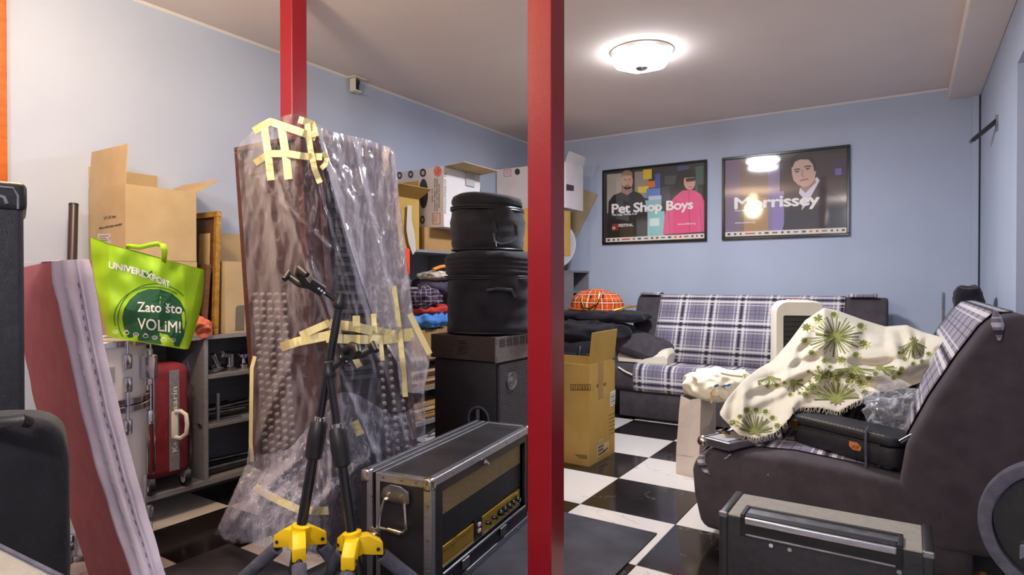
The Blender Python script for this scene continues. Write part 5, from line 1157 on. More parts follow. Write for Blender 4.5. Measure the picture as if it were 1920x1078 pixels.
lowshelf = shelf_unit('low grey shelf unit at the left wall holding the red suitcase', XL + 0.002, SF, 1.345, 2.28, 0.877, [(1.79, 2.258, 0.672), (1.79, 2.258, 0.42)], [1.345, 1.765, 2.258])
for z in (0.40, 0.62): MB().cyl((SF - 0.09, 1.764, z), (SF - 0.09, 1.752, z), 0.004, n=8).build('shelf_pin', 'chrome', lowshelf)
# chrome drum hardware on the shelves
hw = [(0.672, [(392, 680), (408, 660), (402, 690)]), ]
def clampset(t, px, py, z, kind, rr=0.012):
    p_ = fz(px, py, z) if False else fx(px, py, SF - 0.08)
    return p_
h1 = thing('drum_clamp', 'chrome drum tube clamp with a crossbar on the top inner shelf', 'clamp', (SF - .1, 1.93, 0.672))
q = fx(431, 664, SF - 0.10); MB().cyl(fx(416, 664, SF - .06), fx(449, 664, SF - .16), 0.017, n=18).build('crossbar', 'chrome', h1, smooth=True)
MB().cyl(q, V(q.x, q.y, 0.69), 0.02, n=16).build('stem', 'chrome', h1, smooth=True); MB().lathe((q.x, q.y, 0.672), [(0.035, 0), (0.035, 0.012), (0.022, 0.022)], 20).build('base', 'steel_dull', h1, smooth=True)
h2 = thing('tom_bracket', 'chrome tom bracket with wing nuts at the right of the inner shelf', 'bracket', (SF - .1, 2.0, 0.672))
q = fx(456, 680, SF - 0.1); MB().lathe((q.x, q.y, 0.672), [(0.022, 0), (0.024, 0.025), (0.014, 0.03), (0.008, 0.055), (0.02, 0.06), (0.02, 0.08), (0.006, 0.085)], 16).build('post', 'chrome', h2, smooth=True)
MB().box((q.x - 0.008, q.y - 0.026, 0.735), (q.x + 0.008, q.y + 0.026, 0.752)).build('wing_nut', 'chrome', h2, bevel=0.004)
for k, (pa_, pb_, r_, m_, lb) in enumerate((((398, 664), (410, 688), .013, 'chrome', 'short shiny chrome tube leaning on the top inner shelf'), ((394, 690), (412, 680), .012, 'black_plastic', 'short black tube lying on the top inner shelf'), ((396, 697), (416, 693), .014, 'chrome', 'short chrome tube lying flat at the front of the top inner shelf'))):
    a, b = fx(*pa_, SF - 0.06), fx(*pb_, SF - 0.07 - .02 * k); a.z = max(a.z, .687); b.z = max(b.z, .687); tag(MB().cyl(a, b, r_, n=14).build('metal_tube', m_, smooth=True), lb, 'tube', 'tubes on the inner shelf')
# middle shelf: white bracket, bundle of rods
wb_ = thing('angle_bracket', 'white L-shaped metal bracket on the middle inner shelf', 'bracket', (SF - .04, 1.86, 0.42))
q = fx(408, 790, SF - 0.03); MB().box((q.x - 0.008, q.y - 0.008, 0.421), (q.x + 0.008, q.y + 0.008, 0.57)).build('upright_bar', 'aluminium', wb_, bevel=0.002); MB().box((q.x - 0.015, q.y - 0.10, 0.421), (q.x + 0.015, q.y + 0.13, 0.432)).build('foot_bar', 'aluminium', wb_, bevel=0.002)
random.seed(5)
for k in range(9):
    y0_ = 1.80 + random.random() * 0.05; z_ = 0.435 + 0.013 * (k % 4); xx = SF - 0.11 - 0.02 * (k % 7)
    tag(MB().cyl((xx, y0_, z_), (xx + random.uniform(-.03, .03), y0_ + random.uniform(.22, .38), z_ + random.uniform(-.005, .02)), 0.007, n=10).build('stand_rod', 'steel_dull' if k % 3 else 'black_plastic', smooth=True), 'thin metal stand rod in the bundle on the middle inner shelf', 'rod', 'rods on the middle shelf')
for k in range(4):
    y0_ = 1.80 + 0.02 * k; xx = SF - 0.06 - 0.06 * k
    tag(MB().cyl((xx, y0_, 0.16 + .003 * k), (xx + 0.02 * k, y0_ + 0.26 + .05 * k, 0.162 + .003 * k), 0.011, n=12).build('stand_tube', 'black_plastic' if k % 2 == 0 else 'steel_dull', smooth=True), ('front black', 'second, grey', 'third, black', 'rearmost grey')[k] + ' stand tube lying on the bottom of the low grey shelf', 'tube', 'tubes on the bottom shelf')

# red suitcase in the left bay
sc_ = thing('suitcase', 'red fabric suitcase with grey strap and chrome zippers in the low shelf', 'suitcase', (-3.12, 1.58, 0.145))
X0, X1, Y0, Y1, Z0, Z1 = -3.30, -2.955, 1.475, 1.685, 0.215, 0.755
MB().box((X0, Y0, Z0), (X1, Y1, Z1)).build('body', 'red_nylon', sc_, bevel=0.045, seg=5, smooth=True)
ym = (Y0 + Y1) / 2 + 0.02
MB().box((X1 - 0.002, ym - 0.024, Z0 + 0.03), (X1 + 0.004, ym + 0.024, Z1 - 0.03)).build('strap', 'grey_webbing', sc_, bevel=0.002)
FXs = lambda x, y: fx(x, y, X1 + 0.0048)
def vtext(body, y0p, y1p, m='cream_plastic', hgt=0.026):
    zA, zB = y0p, y1p; vs_, fs = text_mesh(body, .015); mb = MB(); mb.add(lift([V(X1 + 0.0052, ym + hgt * .45 - hgt * b, lerp(zA, zB, a)) for a, b in vs_]), fs); return mb.build('lettering', m, sc_, normals=False)
vtext('Kel', 0.335, 0.395); vtext('lsarin', 0.525, 0.645)
for zz, yy in ((0.0, 0.004), (0.0, 0.03)):
    MB().tube([(X0 + .05, Y0 + yy - .008, Z0 + .02), (X1 - .03, Y0 + yy - .008, Z0 + 0.012), (X1 + 0.002, Y0 + yy, Z0 + 0.05), (X1 + 0.002, Y0 + yy, Z1 - 0.05), (X1 - 0.03, Y0 + yy, Z1 + 0.001), (X0 + .05, Y0 + yy - .004, Z1 + .001)], 0.006, 8).build('zipper', 'chrome', sc_, smooth=True)
MB().tube([(X1 - 0.03, Y1 - .004, Z0 + .01), (X1 + 0.001, Y1 - .006, Z0 + 0.05), (X1 + 0.001, Y1 - .006, Z1 - 0.05), (X1 - 0.03, Y1 - .006, Z1)], 0.0035, 6).build('piping', 'chrome', sc_, smooth=True)
MB().box((X1 + 0.002, ym - 0.018, 0.40), (X1 + 0.014, ym + 0.014, 0.53)).build('handle_base', 'cream_plastic', sc_, bevel=0.006, seg=2, smooth=True)
MB().tube([(X1 + 0.01, ym, 0.405), (X1 + 0.035, ym + 0.012, 0.402), (X1 + 0.062, ym + 0.024, 0.425), (X1 + 0.066, ym + 0.026, 0.47), (X1 + 0.060, ym + 0.024, 0.515), (X1 + 0.035, ym + 0.012, 0.532), (X1 + 0.01, ym, 0.528)], 0.010, 10).build('handle', 'cream_plastic', sc_, smooth=True)
for yy in (Y0 + 0.03, Y1 - 0.01):
    w0 = thing; whl = MB().cyl((X1 - 0.04, yy - 0.012, 0.182), (X1 - 0.04, yy + 0.012, 0.182), 0.036, n=24).build('wheel', 'black_plastic', sc_, smooth=True)
    MB().cyl((X1 - 0.04, yy - 0.014, 0.182), (X1 - 0.04, yy + 0.014, 0.182), 0.019, n=18).build('wheel_cap', 'cream_plastic', whl, smooth=True)
    MB().box((X1 - 0.075, yy - 0.016, 0.19), (X1 - 0.015, yy + 0.016, 0.225)).build('wheel_mount', 'grey_webbing', sc_, bevel=0.004)
MB().box((X0 + 0.02, Y0 + 0.02, 0.146), (X0 + 0.06, Y1 - 0.02, 0.22)).build('rest_foot', 'black_plastic', sc_, bevel=0.003)

# ================================================================== WHITE DRUMS
def drum(name, label, cx, cy, z0, z1, R, legs=False):
    t = thing(name, label, 'drum', (cx, cy, 0 if legs else z0), 'white drums')
    MB().lathe((cx, cy, 0), [(R, z0 + 0.01), (R, z1 - 0.01)], 56).build('shell', 'drum_white', t, smooth=True)
    for zz, s_ in ((z1, 1), (z0, -1)):
        MB().lathe((cx, cy, 0), [(R + 0.004, zz - s_ * 0.024), (R + 0.012, zz - s_ * 0.022), (R + 0.012, zz - s_ * 0.004), (R + 0.008, zz), (R + 0.001, zz)], 56, capt=False, capb=False).build('hoop', 'chrome', t, smooth=True)
    MB().lathe((cx, cy, 0), [(R - 0.002, z1 - 0.012), (R - 0.003, z1 - 0.009), (0.01, z1 - 0.009)], 48).build('drum_head', 'drum_white', t, smooth=True)
    a0 = math.atan2(-cy, -cx)
    for k in range(6):
        a = a0 + 0.55 + k * math.pi / 3; d_ = V(math.cos(a), math.sin(a), 0); s_ = V(-d_.y, d_.x, 0)
        for zm in ((z0 + 0.075, z1 - 0.075)):
            p_ = V(cx, cy, zm) + d_ * R
            lug = MB().obox(p_ - s_ * 0.014 - V(0, 0, 0.028), s_ * 0.028, d_ * 0.022, V(0, 0, 0.056)).build('lug', 'chrome', t, bevel=0.006, seg=2, smooth=True)
            zz = z1 if zm > (z0 + z1) / 2 else z0
            MB().cyl(p_ + d_ * 0.014, V(cx, cy, zz) + d_ * (R + 0.014), 0.004, n=8).build('tension_rod', 'chrome', t, smooth=True)
    a = a0 + 0.2; d_ = V(math.cos(a), math.sin(a), 0); s_ = V(-d_.y, d_.x, 0); p_ = V(cx, cy, (z0 + z1) / 2) + d_ * (R + .0005)
    MB().obox(p_ - s_ * .018 - V(0, 0, .028), s_ * .036, d_ * .003, V(0, 0, .056)).build('badge', 'nickel_worn', t, bevel=0.002)
    if legs:
        for k in range(3):
            a = a0 + 0.95 + k * 2.1; d_ = V(math.cos(a), math.sin(a), 0); p_ = V(cx, cy, z0 + 0.12) + d_ * (R + 0.02)
            MB().cyl(p_ + V(0, 0, 0.14), V(p_.x, p_.y, 0.02), 0.007, n=10).build('leg', 'chrome', t, smooth=True)
            MB().cyl(V(p_.x, p_.y, 0.04), V(p_.x, p_.y, 0.0), 0.014, n=12).build('leg_foot', 'black_plastic', t, smooth=True)
            MB().obox(p_ - d_ * .02 - V(-.0, 0, .03), d_ * .035, V(-d_.y, d_.x, 0) * .02, V(0, 0, .05)).build('leg_bracket', 'chrome', t, bevel=0.004)
    return t
DD = fd(184, 640, 2.30)
d1 = drum('tom_drum', 'white tom drum with chrome hoops under the green shopping bag', DD.x, DD.y, 0.70, 0.935, 0.155)
d2_ = drum('floor_tom', 'white floor tom with chrome legs under the smaller tom', DD.x, DD.y, 0.17, 0.697, 0.155, True)
a = math.atan2(-DD.y, -DD.x) + 0.95; d_ = V(math.cos(a), math.sin(a), 0); p_ = V(DD.x, DD.y, 0.83) + d_ * 0.157
MB().obox(p_ - V(0, 0, .045), d_ * 0.055, V(-d_.y, d_.x, 0) * 0.03, V(0, 0, .09)).build('mount_bracket', 'chrome', d1, bevel=0.008, seg=2, smooth=True)
MB().cyl(p_ + d_ * 0.04 + V(0, 0, .045), p_ + d_ * 0.04 + V(0, 0, .065), 0.008, n=12).build('wing_screw', 'chrome', d1, smooth=True)

# ================================================================== BOXES AND PICTURES ON THE LOW SHELF
lb1 = carton('cardboard_box', 'closed cardboard box on the low shelf, hidden behind the green bag', -3.335, SF, 1.395, 1.73, 0.878, 1.248, 'cardboard', top=True)
ub = carton('cardboard_box', 'open cardboard box with raised flaps, on top at the left wall', -3.335, SF, 1.398, 1.728, 1.25, 1.592, 'cardboard', [('-x', 0.115, 4, 0.0), ('-y', 0.185, -4, 0.0), ('+y', 0.16, 58, 0.0)])
FYb = lambda x, y: fy(x, y, 1.397)
put_text('LP 1/2 neu', FYb, (195, 411.5), (217, 407.5), 5.5, INK, ub); put_text('bitte nicht nass werden!', FYb, (186, 430), (229, 422), 5, INK, ub)
put_poly([(183, 438), (208, 438), (208, 462), (183, 462)], FYb, ink(206, 190, 180), ub, 'address_label')
put_strokes([[(186, 443), (203, 442)], [(186, 447), (200, 446.5)], [(186, 451), (203, 450)], [(206, 444), (206, 450)]], lambda x, y: fy(x, y, 1.3964), 1.0, INK, ub, 'label_print')
rb = carton('cardboard_box', 'pale cardboard box with a strip of grey tape, right of the pictures', -3.27, SF, 1.880, 2.25, 0.878, 1.255, 'cardboard', [('-x', 0.17, 4, 0)])
put_poly([(442, 577), (446, 573), (459, 572), (458, 620), (441, 620)], lambda x, y: fx(x, y, SF + 0.0012), ink(110, 100, 84), rb, 'tape_strip')
def picture(label, bl, br, h_, lean, fw_, m_in, mfr):
    bl, br = Vector(bl), Vector(br); u_ = (br - bl); W_ = u_.length; u_.normalize(); n_ = V(u_.y, -u_.x, 0); up_ = (V(0, 0, 1) - n_ * lean).normalized()
    t = thing('picture_frame', label, 'picture', tuple((bl + br) / 2), 'framed pictures on the shelf')
    def P(a, b, o=0): return bl + u_ * a + up_ * b + n_ * o
    def bar(a0, a1, b0, b1, o0, o1, nm, m): return MB().hexa([P(a0, b0, o0), P(a1, b0, o0), P(a1, b0, o1), P(a0, b0, o1), P(a0, b1, o0), P(a1, b1, o0), P(a1, b1, o1), P(a0, b1, o1)]).build(nm, m, t, bevel=0.003)
    bar(0, W_, 0, fw_, 0, 0.025, 'frame_bar', mfr); bar(0, W_, h_ - fw_, h_, 0, 0.025, 'frame_bar', mfr); bar(0, fw_, fw_, h_ - fw_, 0, 0.025, 'frame_bar', mfr); bar(W_ - fw_, W_, fw_, h_ - fw_, 0, 0.025, 'frame_bar', mfr)
    bar(fw_, W_ - fw_, fw_, h_ - fw_, 0.002, 0.008, 'picture_sheet', m_in)
    bar(fw_ + .02, W_ - fw_ - .02, fw_ + .03, h_ - fw_ - .03, 0.008, 0.011, 'inner_mount', 'dark_wood')
    bar(fw_ + .05, W_ - fw_ - .05, fw_ + .07, h_ - fw_ - .08, 0.011, 0.012, 'portrait_patch', 'parchment')
    return t
picture('tall gold framed picture leaning on the pale cardboard box', (-3.25, 1.850, 0.878), (-2.99, 1.850, 0.878), 0.635, 0.03, 0.03, 'dark_wood', 'gold_frame')
picture('smaller dark framed picture with a yellow mount, in front of the gold frame', (-3.20, 1.79, 0.878), (-2.995, 1.79, 0.878), 0.36, 0.07, 0.024, 'gold_panel', 'dark_wood')
oc = superball((-3.0, 1.755, 0.92), (0.05, 0.05, 0.05), 0.9, 48, 32, 0.03, 18, 4.0, ridge=True)
tag(oc.build('orange_cloth', flat('orange_fabric', 210, 112, 84, .85), smooth='all'), 'crumpled orange cloth on the shelf below the pictures', 'cloth')

# ================================================================== GREEN SHOPPING BAG
gb_ = thing('shopping_bag', 'bright green shopping bag with white lettering on top of the white drum', 'shopping bag', (DD.x + .1, DD.y + .12, 0.935))
gdep = [(165, 2.20), (205, 2.16), (300, 2.20), (345, 2.26), (380, 2.34)]
def gd(x, y): return pw(gdep, x) + 0.012 * noise.noise(V(x / 30, y / 40, 3)) + 0.02 * math.sin((y - 440) / 70.0) * 0.4 + 0.03 * ((y - 440) / 200.0)
def GS(x, y, k=1): return fd(x, y, gd(x, y) - 0.0018 * k)
gtop = [(163, 452), (170, 446), (200, 458), (250, 471), (310, 488), (345, 497), (375, 505)]; gbot = [(163, 470), (175, 560), (190, 615), (206, 632), (260, 640), (300, 648), (346, 655), (356, 600), (377, 520)]
gL = [(446, 168), (520, 166), (600, 180), (655, 204)]; gR = [(500, 376), (540, 376), (600, 362), (655, 346)]
rows = []; 
for j in range(41):
    row = []
    for i in range(61):
        s, t_ = i / 60, j / 40
        xt, yt_ = lerp(170, 376, s), pw(gtop, lerp(170, 376, s)); xb, yb_ = lerp(204, 346, s), lerp(632, 655, s)
        bow = 4 * t_ * (1 - t_); x = lerp(xt, xb, t_ ** 1.25) + (s - .5) * 8 * bow * (1 if s < .5 else -.6); y = lerp(yt_, yb_, t_); row.append(fd(x, y, gd(x, y)))
    rows.append(row)
MB().grid(rows).build('front_panel', 'green_bag', gb_, smooth='all')
bdir = V(_fw.x, _fw.y, 0).normalized()
brow = [[q + bdir * (0.03 + 0.03 * math.sin(math.pi * j / 40)) + V(0, 0, 0.0) for q in r] for j, r in enumerate(rows)]
MB().grid(brow).build('back_panel', 'green_bag', gb_, smooth='all')
MB().grid([[r[0] for r in rows], [r[0] for r in brow]]).build('side_gusset', 'green_bag', gb_, smooth='all'); MB().grid([[r[-1] for r in rows], [lerp(r[-1], b[-1], .5) + V(.006, 0, 0) for r, b in zip(rows, brow)], [r[-1] for r in brow]]).build('side_gusset', 'green_bag', gb_, smooth='all')
MB().grid([rows[-1], brow[-1]]).build('base_panel', 'cream_plastic', gb_)
def strap(pts, w_, dd, nm):
    A_, B2 = [], []
    for x, y, d in pts: A_.append(fd(x, y - w_ / 2, d)); B2.append(fd(x, y + w_ / 2, d + .004))
    MB().grid([A_, B2]).build(nm, 'green_bag', gb_, smooth='all', thick=0.002)
strap([(236, 462, 2.19), (246, 462, 2.175), (262, 464, 2.16), (278, 460, 2.155), (294, 457, 2.16), (304, 459, 2.17)], 9, 0, 'handle')
MB().grid([[fd(298, 456, 2.16), fd(303, 470, 2.165), fd(303, 490, 2.185)], [fd(311, 457, 2.165), fd(314, 472, 2.17), fd(311, 494, 2.19)]]).build('handle', 'green_bag', gb_, smooth='all', thick=0.002)
GD, GW = ink(28, 88, 52), ink(240, 240, 228)
def fanpoly(P, S, m, nm):
    cx = sum(p[0] for p in P) / len(P); cy = sum(p[1] for p in P) / len(P); mb = MB(); n_ = 6
    for a, b in zip(P, P[1:] + P[:1]):
        for k in range(n_):
            f0, f1 = k / n_, (k + 1) / n_; q0, q1, q2, q3 = [(lerp(cx, p[0], f), lerp(cy, p[1], f)) for p, f in ((a, f0), (a, f1), (b, f1), (b, f0))]
            mb.poly([S(*q1), S(*q2), S(*q3)] if k == 0 else [S(*q0), S(*q1), S(*q2), S(*q3)])
    return mb.build(nm, m, gb_, normals=False)
fanpoly([(232, 612), (229, 596), (233, 578), (243, 562), (258, 549), (278, 542), (300, 542), (322, 550), (338, 564), (347, 582), (350, 604), (345, 630), (336, 650), (300, 645), (262, 639), (240, 632)], lambda x, y: GS(x, y, 1), GD, 'print_disc')
put_strokes([ell(291, 598, 70, 66, 34, math.radians(150), math.radians(320)), ell(286, 596, 72, 58, 34, math.radians(165), math.radians(310))], lambda x, y: GS(x, y, 1.2), 1.6, ink(44, 110, 40), gb_, 'print_ring')
def curved_text(body, pts, hgt, m, bold=.02, spacing=1.0):
    vs_, fs = text_mesh(body, bold, 0, spacing); mb = MB(); out = []
    for a_, b_ in vs_:
        x = pw([(i / (len(pts) - 1), p[0]) for i, p in enumerate(pts)], a_); y = pw([(i / (len(pts) - 1), p[1]) for i, p in enumerate(pts)], a_); out.append(GS(x + 1.5 * b_ * 0, y - hgt * b_, 2.5))
    mb.add(lift(out), fs); return mb.build('lettering', m, gb_, normals=False)
curved_text('UNIVEREXPORT', [(204, 502), (231, 508), (255, 514), (280, 523), (302, 533), (318, 540)], 12.5, GW, .045)
put_strokes([[(270, 512), (275, 519), (285, 508)]], lambda x, y: GS(x, y, 3), 3.0, ink(24, 100, 60), gb_, 'check_mark')
curved_text('Zato što', [(258, 584), (284, 585), (312, 586), (341, 588)], 19, GW, .02); curved_text('VOLiM!', [(258, 617), (284, 619), (312, 622), (339, 624)], 22, GW, .012)
for k, (x, y) in enumerate(((216, 622), (237, 624), (255, 627), (273, 630), (290, 633), (307, 637), (324, 638))):
    put_strokes([ell(x, y, 5, 3.2, 9) + [ell(x, y, 5, 3.2, 9)[0]], [(x - 3, y - 3), (x, y - 5.5), (x + 3, y - 3)] if k % 2 else [(x - 2, y), (x + 2, y + .5)]], lambda a, b: GS(a, b, 3), 1.1, GW, gb_, 'food_icon')

# ================================================================== FOAM MATTRESS, POLE, BLACK CASES AT THE LEFT EDGE
flat('stitch_thread', 142, 130, 160, .9)
mt = thing('foam_mattress', 'pink foam mattress with a white quilted edge, standing at the left', 'mattress', (-1.8, 0.9, 0))
me_r = [(484, 166), (500, 173), (650, 196), (800, 232), (950, 272), (1078, 312), (1300, 372)]
me_l = [(484, 96), (520, 97), (650, 128), (800, 160), (950, 205), (1078, 250), (1300, 315)]
def mdep(y): return 1.70
R_, L_ = [], []; N = 40; rows = []
for j in range(N + 1):
    y = lerp(486, 1290, j / N); a = fd(pw(me_l, y), y + 4, 1.72); b = fd(pw(me_r, y), y, 1.78); row = []
    for i in range(13):
        s = i / 12; q = lerp(a, b, s); bul = math.sin(math.pi * s) ** .6; q = q - _fw * (0.018 * bul) - _fw * 0.006 * math.sin(s * math.pi * 5) * (0 < i < 12) + _fw * 0.006 * noise.noise(V(s * 4, j / 3, 0)); q.z = max(q.z, 0.03); row.append(q)
    rows.append(row)
mrow = rows
edge_o = MB().grid(rows); edge_o.build('quilted_edge', 'foam_white', mt, smooth='all')
leftd = V(-1.0, 0.10, 0).normalized() * 0.44                 # the pink face runs back towards the wall
pk = MB(); 
pk.grid([[lerp(r[0], r[0] + leftd, k / 8) + V(0, 0, -0.02 * k / 8) for k in range(9)] for r in rows])
pk.build('pink_face', 'foam_pink', mt, smooth='all')
bkf = MB(); bkf.grid([[r[-1], r[-1] + leftd * 1.0] for r in rows]); bkf.grid([[r[0] + leftd + V(0, 0, -.02), r[-1] + leftd] for r in rows]); bkf.grid([[q for q in rows[0]], [q + leftd for q in rows[0]]]); bkf.build('rear_cover', 'foam_white', mt, smooth=True)
for col, nm in ((5, 'stitch'), (8, 'stitch')):
    for j in range(2, N - 2, 1 if col == 8 else 2):
        p0, p1 = lerp(rows[j][col], rows[j + 1][col], .15), lerp(rows[j][col], rows[j + 1][col], .6); MB().tube([p0 - _fw * .0015, p1 - _fw * .0015], 0.0016 if col == 5 else 0.0017, 4).build(nm, 'stitch_thread' if col == 8 else 'foam_white', mt)
MB().tube([r[9] - _fw * .003 for r in rows[::2]], 0.004, 6).build('piping', 'foam_white', mt, smooth=True)

pt, pbm = fx(138, 384, -3.24), fx(131, 640, -3.10)
pl_ = thing('metal_pole', 'dark brown metal pole leaning against the wall behind the foam mattress', 'pole', (pbm.x, pbm.y, 0.0)); dirp = (pbm - pt).normalized(); L = pt.z / -dirp.z
MB().cyl(pt, pt + dirp * L, 0.019, n=20).build('tube', flat('pole_brown', 58, 44, 46, .35), pl_, smooth=True); MB().cyl(pt - dirp * 0.004, pt + dirp * 0.006, 0.0195, n=20).build('end_cap', 'black_plastic', pl_)

# tall black speaker case at the left edge
tc_ = fd(47, 342, 1.32); cb_ = ray(36, 539); cb_ = V(cb_.x, cb_.y, 0).normalized(); ca = V(cb_.y, -cb_.x, 0)
bc = thing('equipment_case', 'tall black equipment case with moulded corner cut by the left photo edge', 'case', (tc_.x, tc_.y, 0))
def cp_(a, b, z): return V(tc_.x, tc_.y, 0) + ca * a + cb_ * b + V(0, 0, z)
H0 = tc_.z
MB().obox(cp_(-0.5, 0.004, 0.02), ca * 0.497, cb_ * 0.28, V(0, 0, H0 - 0.03)).build('body', 'black_tolex', bc, bevel=0.012, seg=3, smooth=True)
MB().obox(cp_(-0.5, -0.003, H0 - 0.062), ca * 0.503, cb_ * 0.292, V(0, 0, 0.062)).build('lid', 'black_plastic', bc, bevel=0.014, seg=4, smooth=True)
MB().tube([cp_(-0.3, -0.004, H0 - 0.022), cp_(-0.055, -0.004, H0 - 0.027), cp_(-0.034, -0.004, H0 - 0.036), cp_(-0.030, -0.004, H0 - 0.048)], 0.0035, 8).build('lid_groove', 'grey_webbing', bc, smooth=True)
MB().tube([cp_(-0.3, -0.004, H0 - 0.010), cp_(-0.02, -0.004, H0 - 0.014), cp_(-0.012, -0.004, H0 - 0.03), cp_(-0.012, -0.004, H0 - 0.058)], 0.002, 8).build('lid_groove', 'grey_webbing', bc, smooth=True)
for a_ in (-0.45, -0.06):
    for b_ in (0.05, 0.24): MB().cyl(cp_(a_, b_, 0), cp_(a_, b_, 0.024), 0.02, n=12).build('rubber_foot', 'black_plastic', bc)
# black soft bag in front of it
sb0 = fd(46, 960, 1.12)
bb = thing('keyboard_bag', 'black soft bag with a carrying strap at the lower left photo edge', 'bag', (sb0.x, sb0.y, 0.0))
bq = fd(-75, 985, 1.06)
superball(bq, (0.155, 0.06, 0.185), 0.36, 36, 20, 0.006, 9, 3.0, rotz=YAW + 0.66).build('body', 'black_fabric', bb, smooth='all')
MB().box((bq.x - .05, bq.y - .05, 0.0), (bq.x + .05, bq.y + .05, bq.z - 0.1)).build('lower_body', 'black_fabric', bb, bevel=0.03, seg=3, smooth=True)
ms = MB().tube([fd(-60, 798, 1.03), fd(0, 793, 1.025), fd(40, 787, 1.03), fd(52, 792, 1.06)], 0.010, 8).build('strap', 'black_plastic', bb, smooth=True)
# grey slanted box corner at the very bottom left
e0 = fd(2, 1008, 0.92); e1 = fd(72, 1078, 0.86)
gq = thing('grey_box', 'corner of a grey box at the bottom left photo corner', 'box', (e0.x, e0.y, 0)); ed = (e1 - e0); ed.z = 0; ed.normalize(); er = V(-ed.y, ed.x, 0)
if er.dot(_rt) > 0: er = -er
zt_ = (e0.z + e1.z) / 2
MB().obox(V(e0.x, e0.y, 0) - ed * 0.22, ed * 0.55, er * 0.3, V(0, 0, zt_)).build('body', 'amp_grey', gq, bevel=0.005)
MB().obox(V(e0.x, e0.y, zt_ + .001) - ed * 0.22 - er * 0.0005, ed * 0.55, er * 0.006, V(0, 0, 0.003)).build('edge_strip', 'foam_grey', gq)
# ================================================================== TALL GREY SHELF AT THE BACK OF THE LEFT WALL
ts = shelf_unit('tall grey shelf unit along the left wall, full of clothes and boxes', XL + 0.002, SF, 2.55, 5.10, 1.385, [(2.572, 3.90, 1.112), (2.572, 3.90, 0.58), (2.572, 3.90, 0.366), (3.922, 5.078, 1.05), (3.922, 5.078, 0.6)], [2.55, 3.90, 5.078], z0=0.10)
fx_ = lambda x, y: fx(x, y, SF + 0.02)
def cloth_lump(nm, label, c, r, m, amp, fs, seed, e=0.8, uvs=None, rotz=0.0): return tag(superball(c, r, e, 64, 36, amp * 1.2, fs, seed, rotz=rotz, uvs=uvs, ridge=True).build(nm, m, smooth='all'), label, 'clothes', 'clothes on the tall shelf')
flat('blue_fabric', 66, 122, 196, .8, col2=rgb(84, 142, 212), scale=9); flat('red_fabric', 176, 34, 40, .8, col2=rgb(196, 60, 56), scale=12); flat('navy_fabric', 52, 48, 66, .85, col2=rgb(66, 60, 80), scale=12)
flat('white_fabric', 216, 206, 190, .85, col2=rgb(150, 136, 130), scale=16); flat('orange_edge', 224, 140, 50, .8)
carton('cardboard_box', 'low cardboard box under the blue clothes on the tall shelf', -3.25, -2.955, 3.28, 3.80, 0.581, 0.80, 'cardboard_dark', top=True)
cloth_lump('folded_cloth', 'blue patterned cloth at the bottom of the clothes pile', (-3.06, 3.50, 0.872), (0.15, 0.22, 0.07), 'blue_fabric', 0.03, 11, 1.0)
cloth_lump('folded_cloth', 'red cloth lying between blue cloth and checked shirt', (-3.05, 3.53, 0.945), (0.145, 0.215, 0.04), 'red_fabric', 0.025, 13, 4.0)
cloth_lump('checked_shirt', 'purple and white checked shirt bundled in the clothes pile', (-3.01, 3.46, 1.035), (0.12, 0.15, 0.075), 'shirt_check', 0.04, 10, 7.0, uvs=(0.6, 0.3))
cloth_lump('dark_jacket', 'dark purple jacket near the top of the clothes pile', (-3.02, 3.60, 1.12), (0.14, 0.16, 0.06), 'navy_fabric', 0.025, 9, 3.0)
cloth_lump('pale_cloth', 'crumpled white cloth on top of the clothes pile', (-2.99, 3.60, 1.19), (0.13, 0.155, 0.035), 'white_fabric', 0.02, 15, 2.0)
tag(MB().tube([fx_(812, 505), fx_(826, 500), fx_(838, 498)], 0.012, 8).build('orange_scarf', 'orange_edge', smooth=True), 'orange edge of a scarf on top of the white cloth', 'clothes', 'clothes on the tall shelf')
tag(superball((-3.12, 3.29, 1.145), (0.10, 0.10, 0.03), 0.8, 30, 18, 0.02, 16, 9.0).build('grey_shoe', 'grey_webbing', smooth='all'), 'grey crumpled cloth on the upper board next to the plastic sheet', 'clothes', 'clothes on the tall shelf')
# papers and boards on the lower shelves
random.seed(9)
for k in range(6):
    z = 0.367 + k * 0.022; tag(MB().box((-3.3, 3.15 + .03 * (k % 3), z), (-2.99 - .01 * (k % 2), 3.80, z + 0.018)).build('folder', ('cardboard_dark', 'dark_wood', 'parchment')[k % 3], bevel=0.002), ('lowest brown folder in', 'lowest dark brown folder in', 'lowest pale folder in', 'upper brown folder in', 'upper dark brown folder in', 'topmost pale folder in')[k] + ' the flat stack on the lower shelf', 'folder', 'folders on the tall shelf')
for k in range(5):
    z = 0.126 + k * 0.026; tag(MB().box((-3.3, 3.10, z), (-2.985 + .012 * (k % 2), 3.82 - .02 * k, z + 0.02)).build('wooden_board', ('parchment', 'cardboard_dark', 'cardboard_yellow')[k % 3], bevel=0.002), ('lowest pale', 'lower brown', 'yellowish', 'upper pale', 'topmost brown')[k] + ' board lying flat at the bottom of the tall shelf', 'board', 'boards on the tall shelf')
a, b = fz(802, 815, 0.02), fx(832, 793, SF + 0.06); tag(MB().cyl(V(a.x, a.y, .02), b, 0.012, n=12).build('grey_pole', 'steel_dull', smooth=True), 'grey pole leaning on the tall shelf near the floor', 'pole')

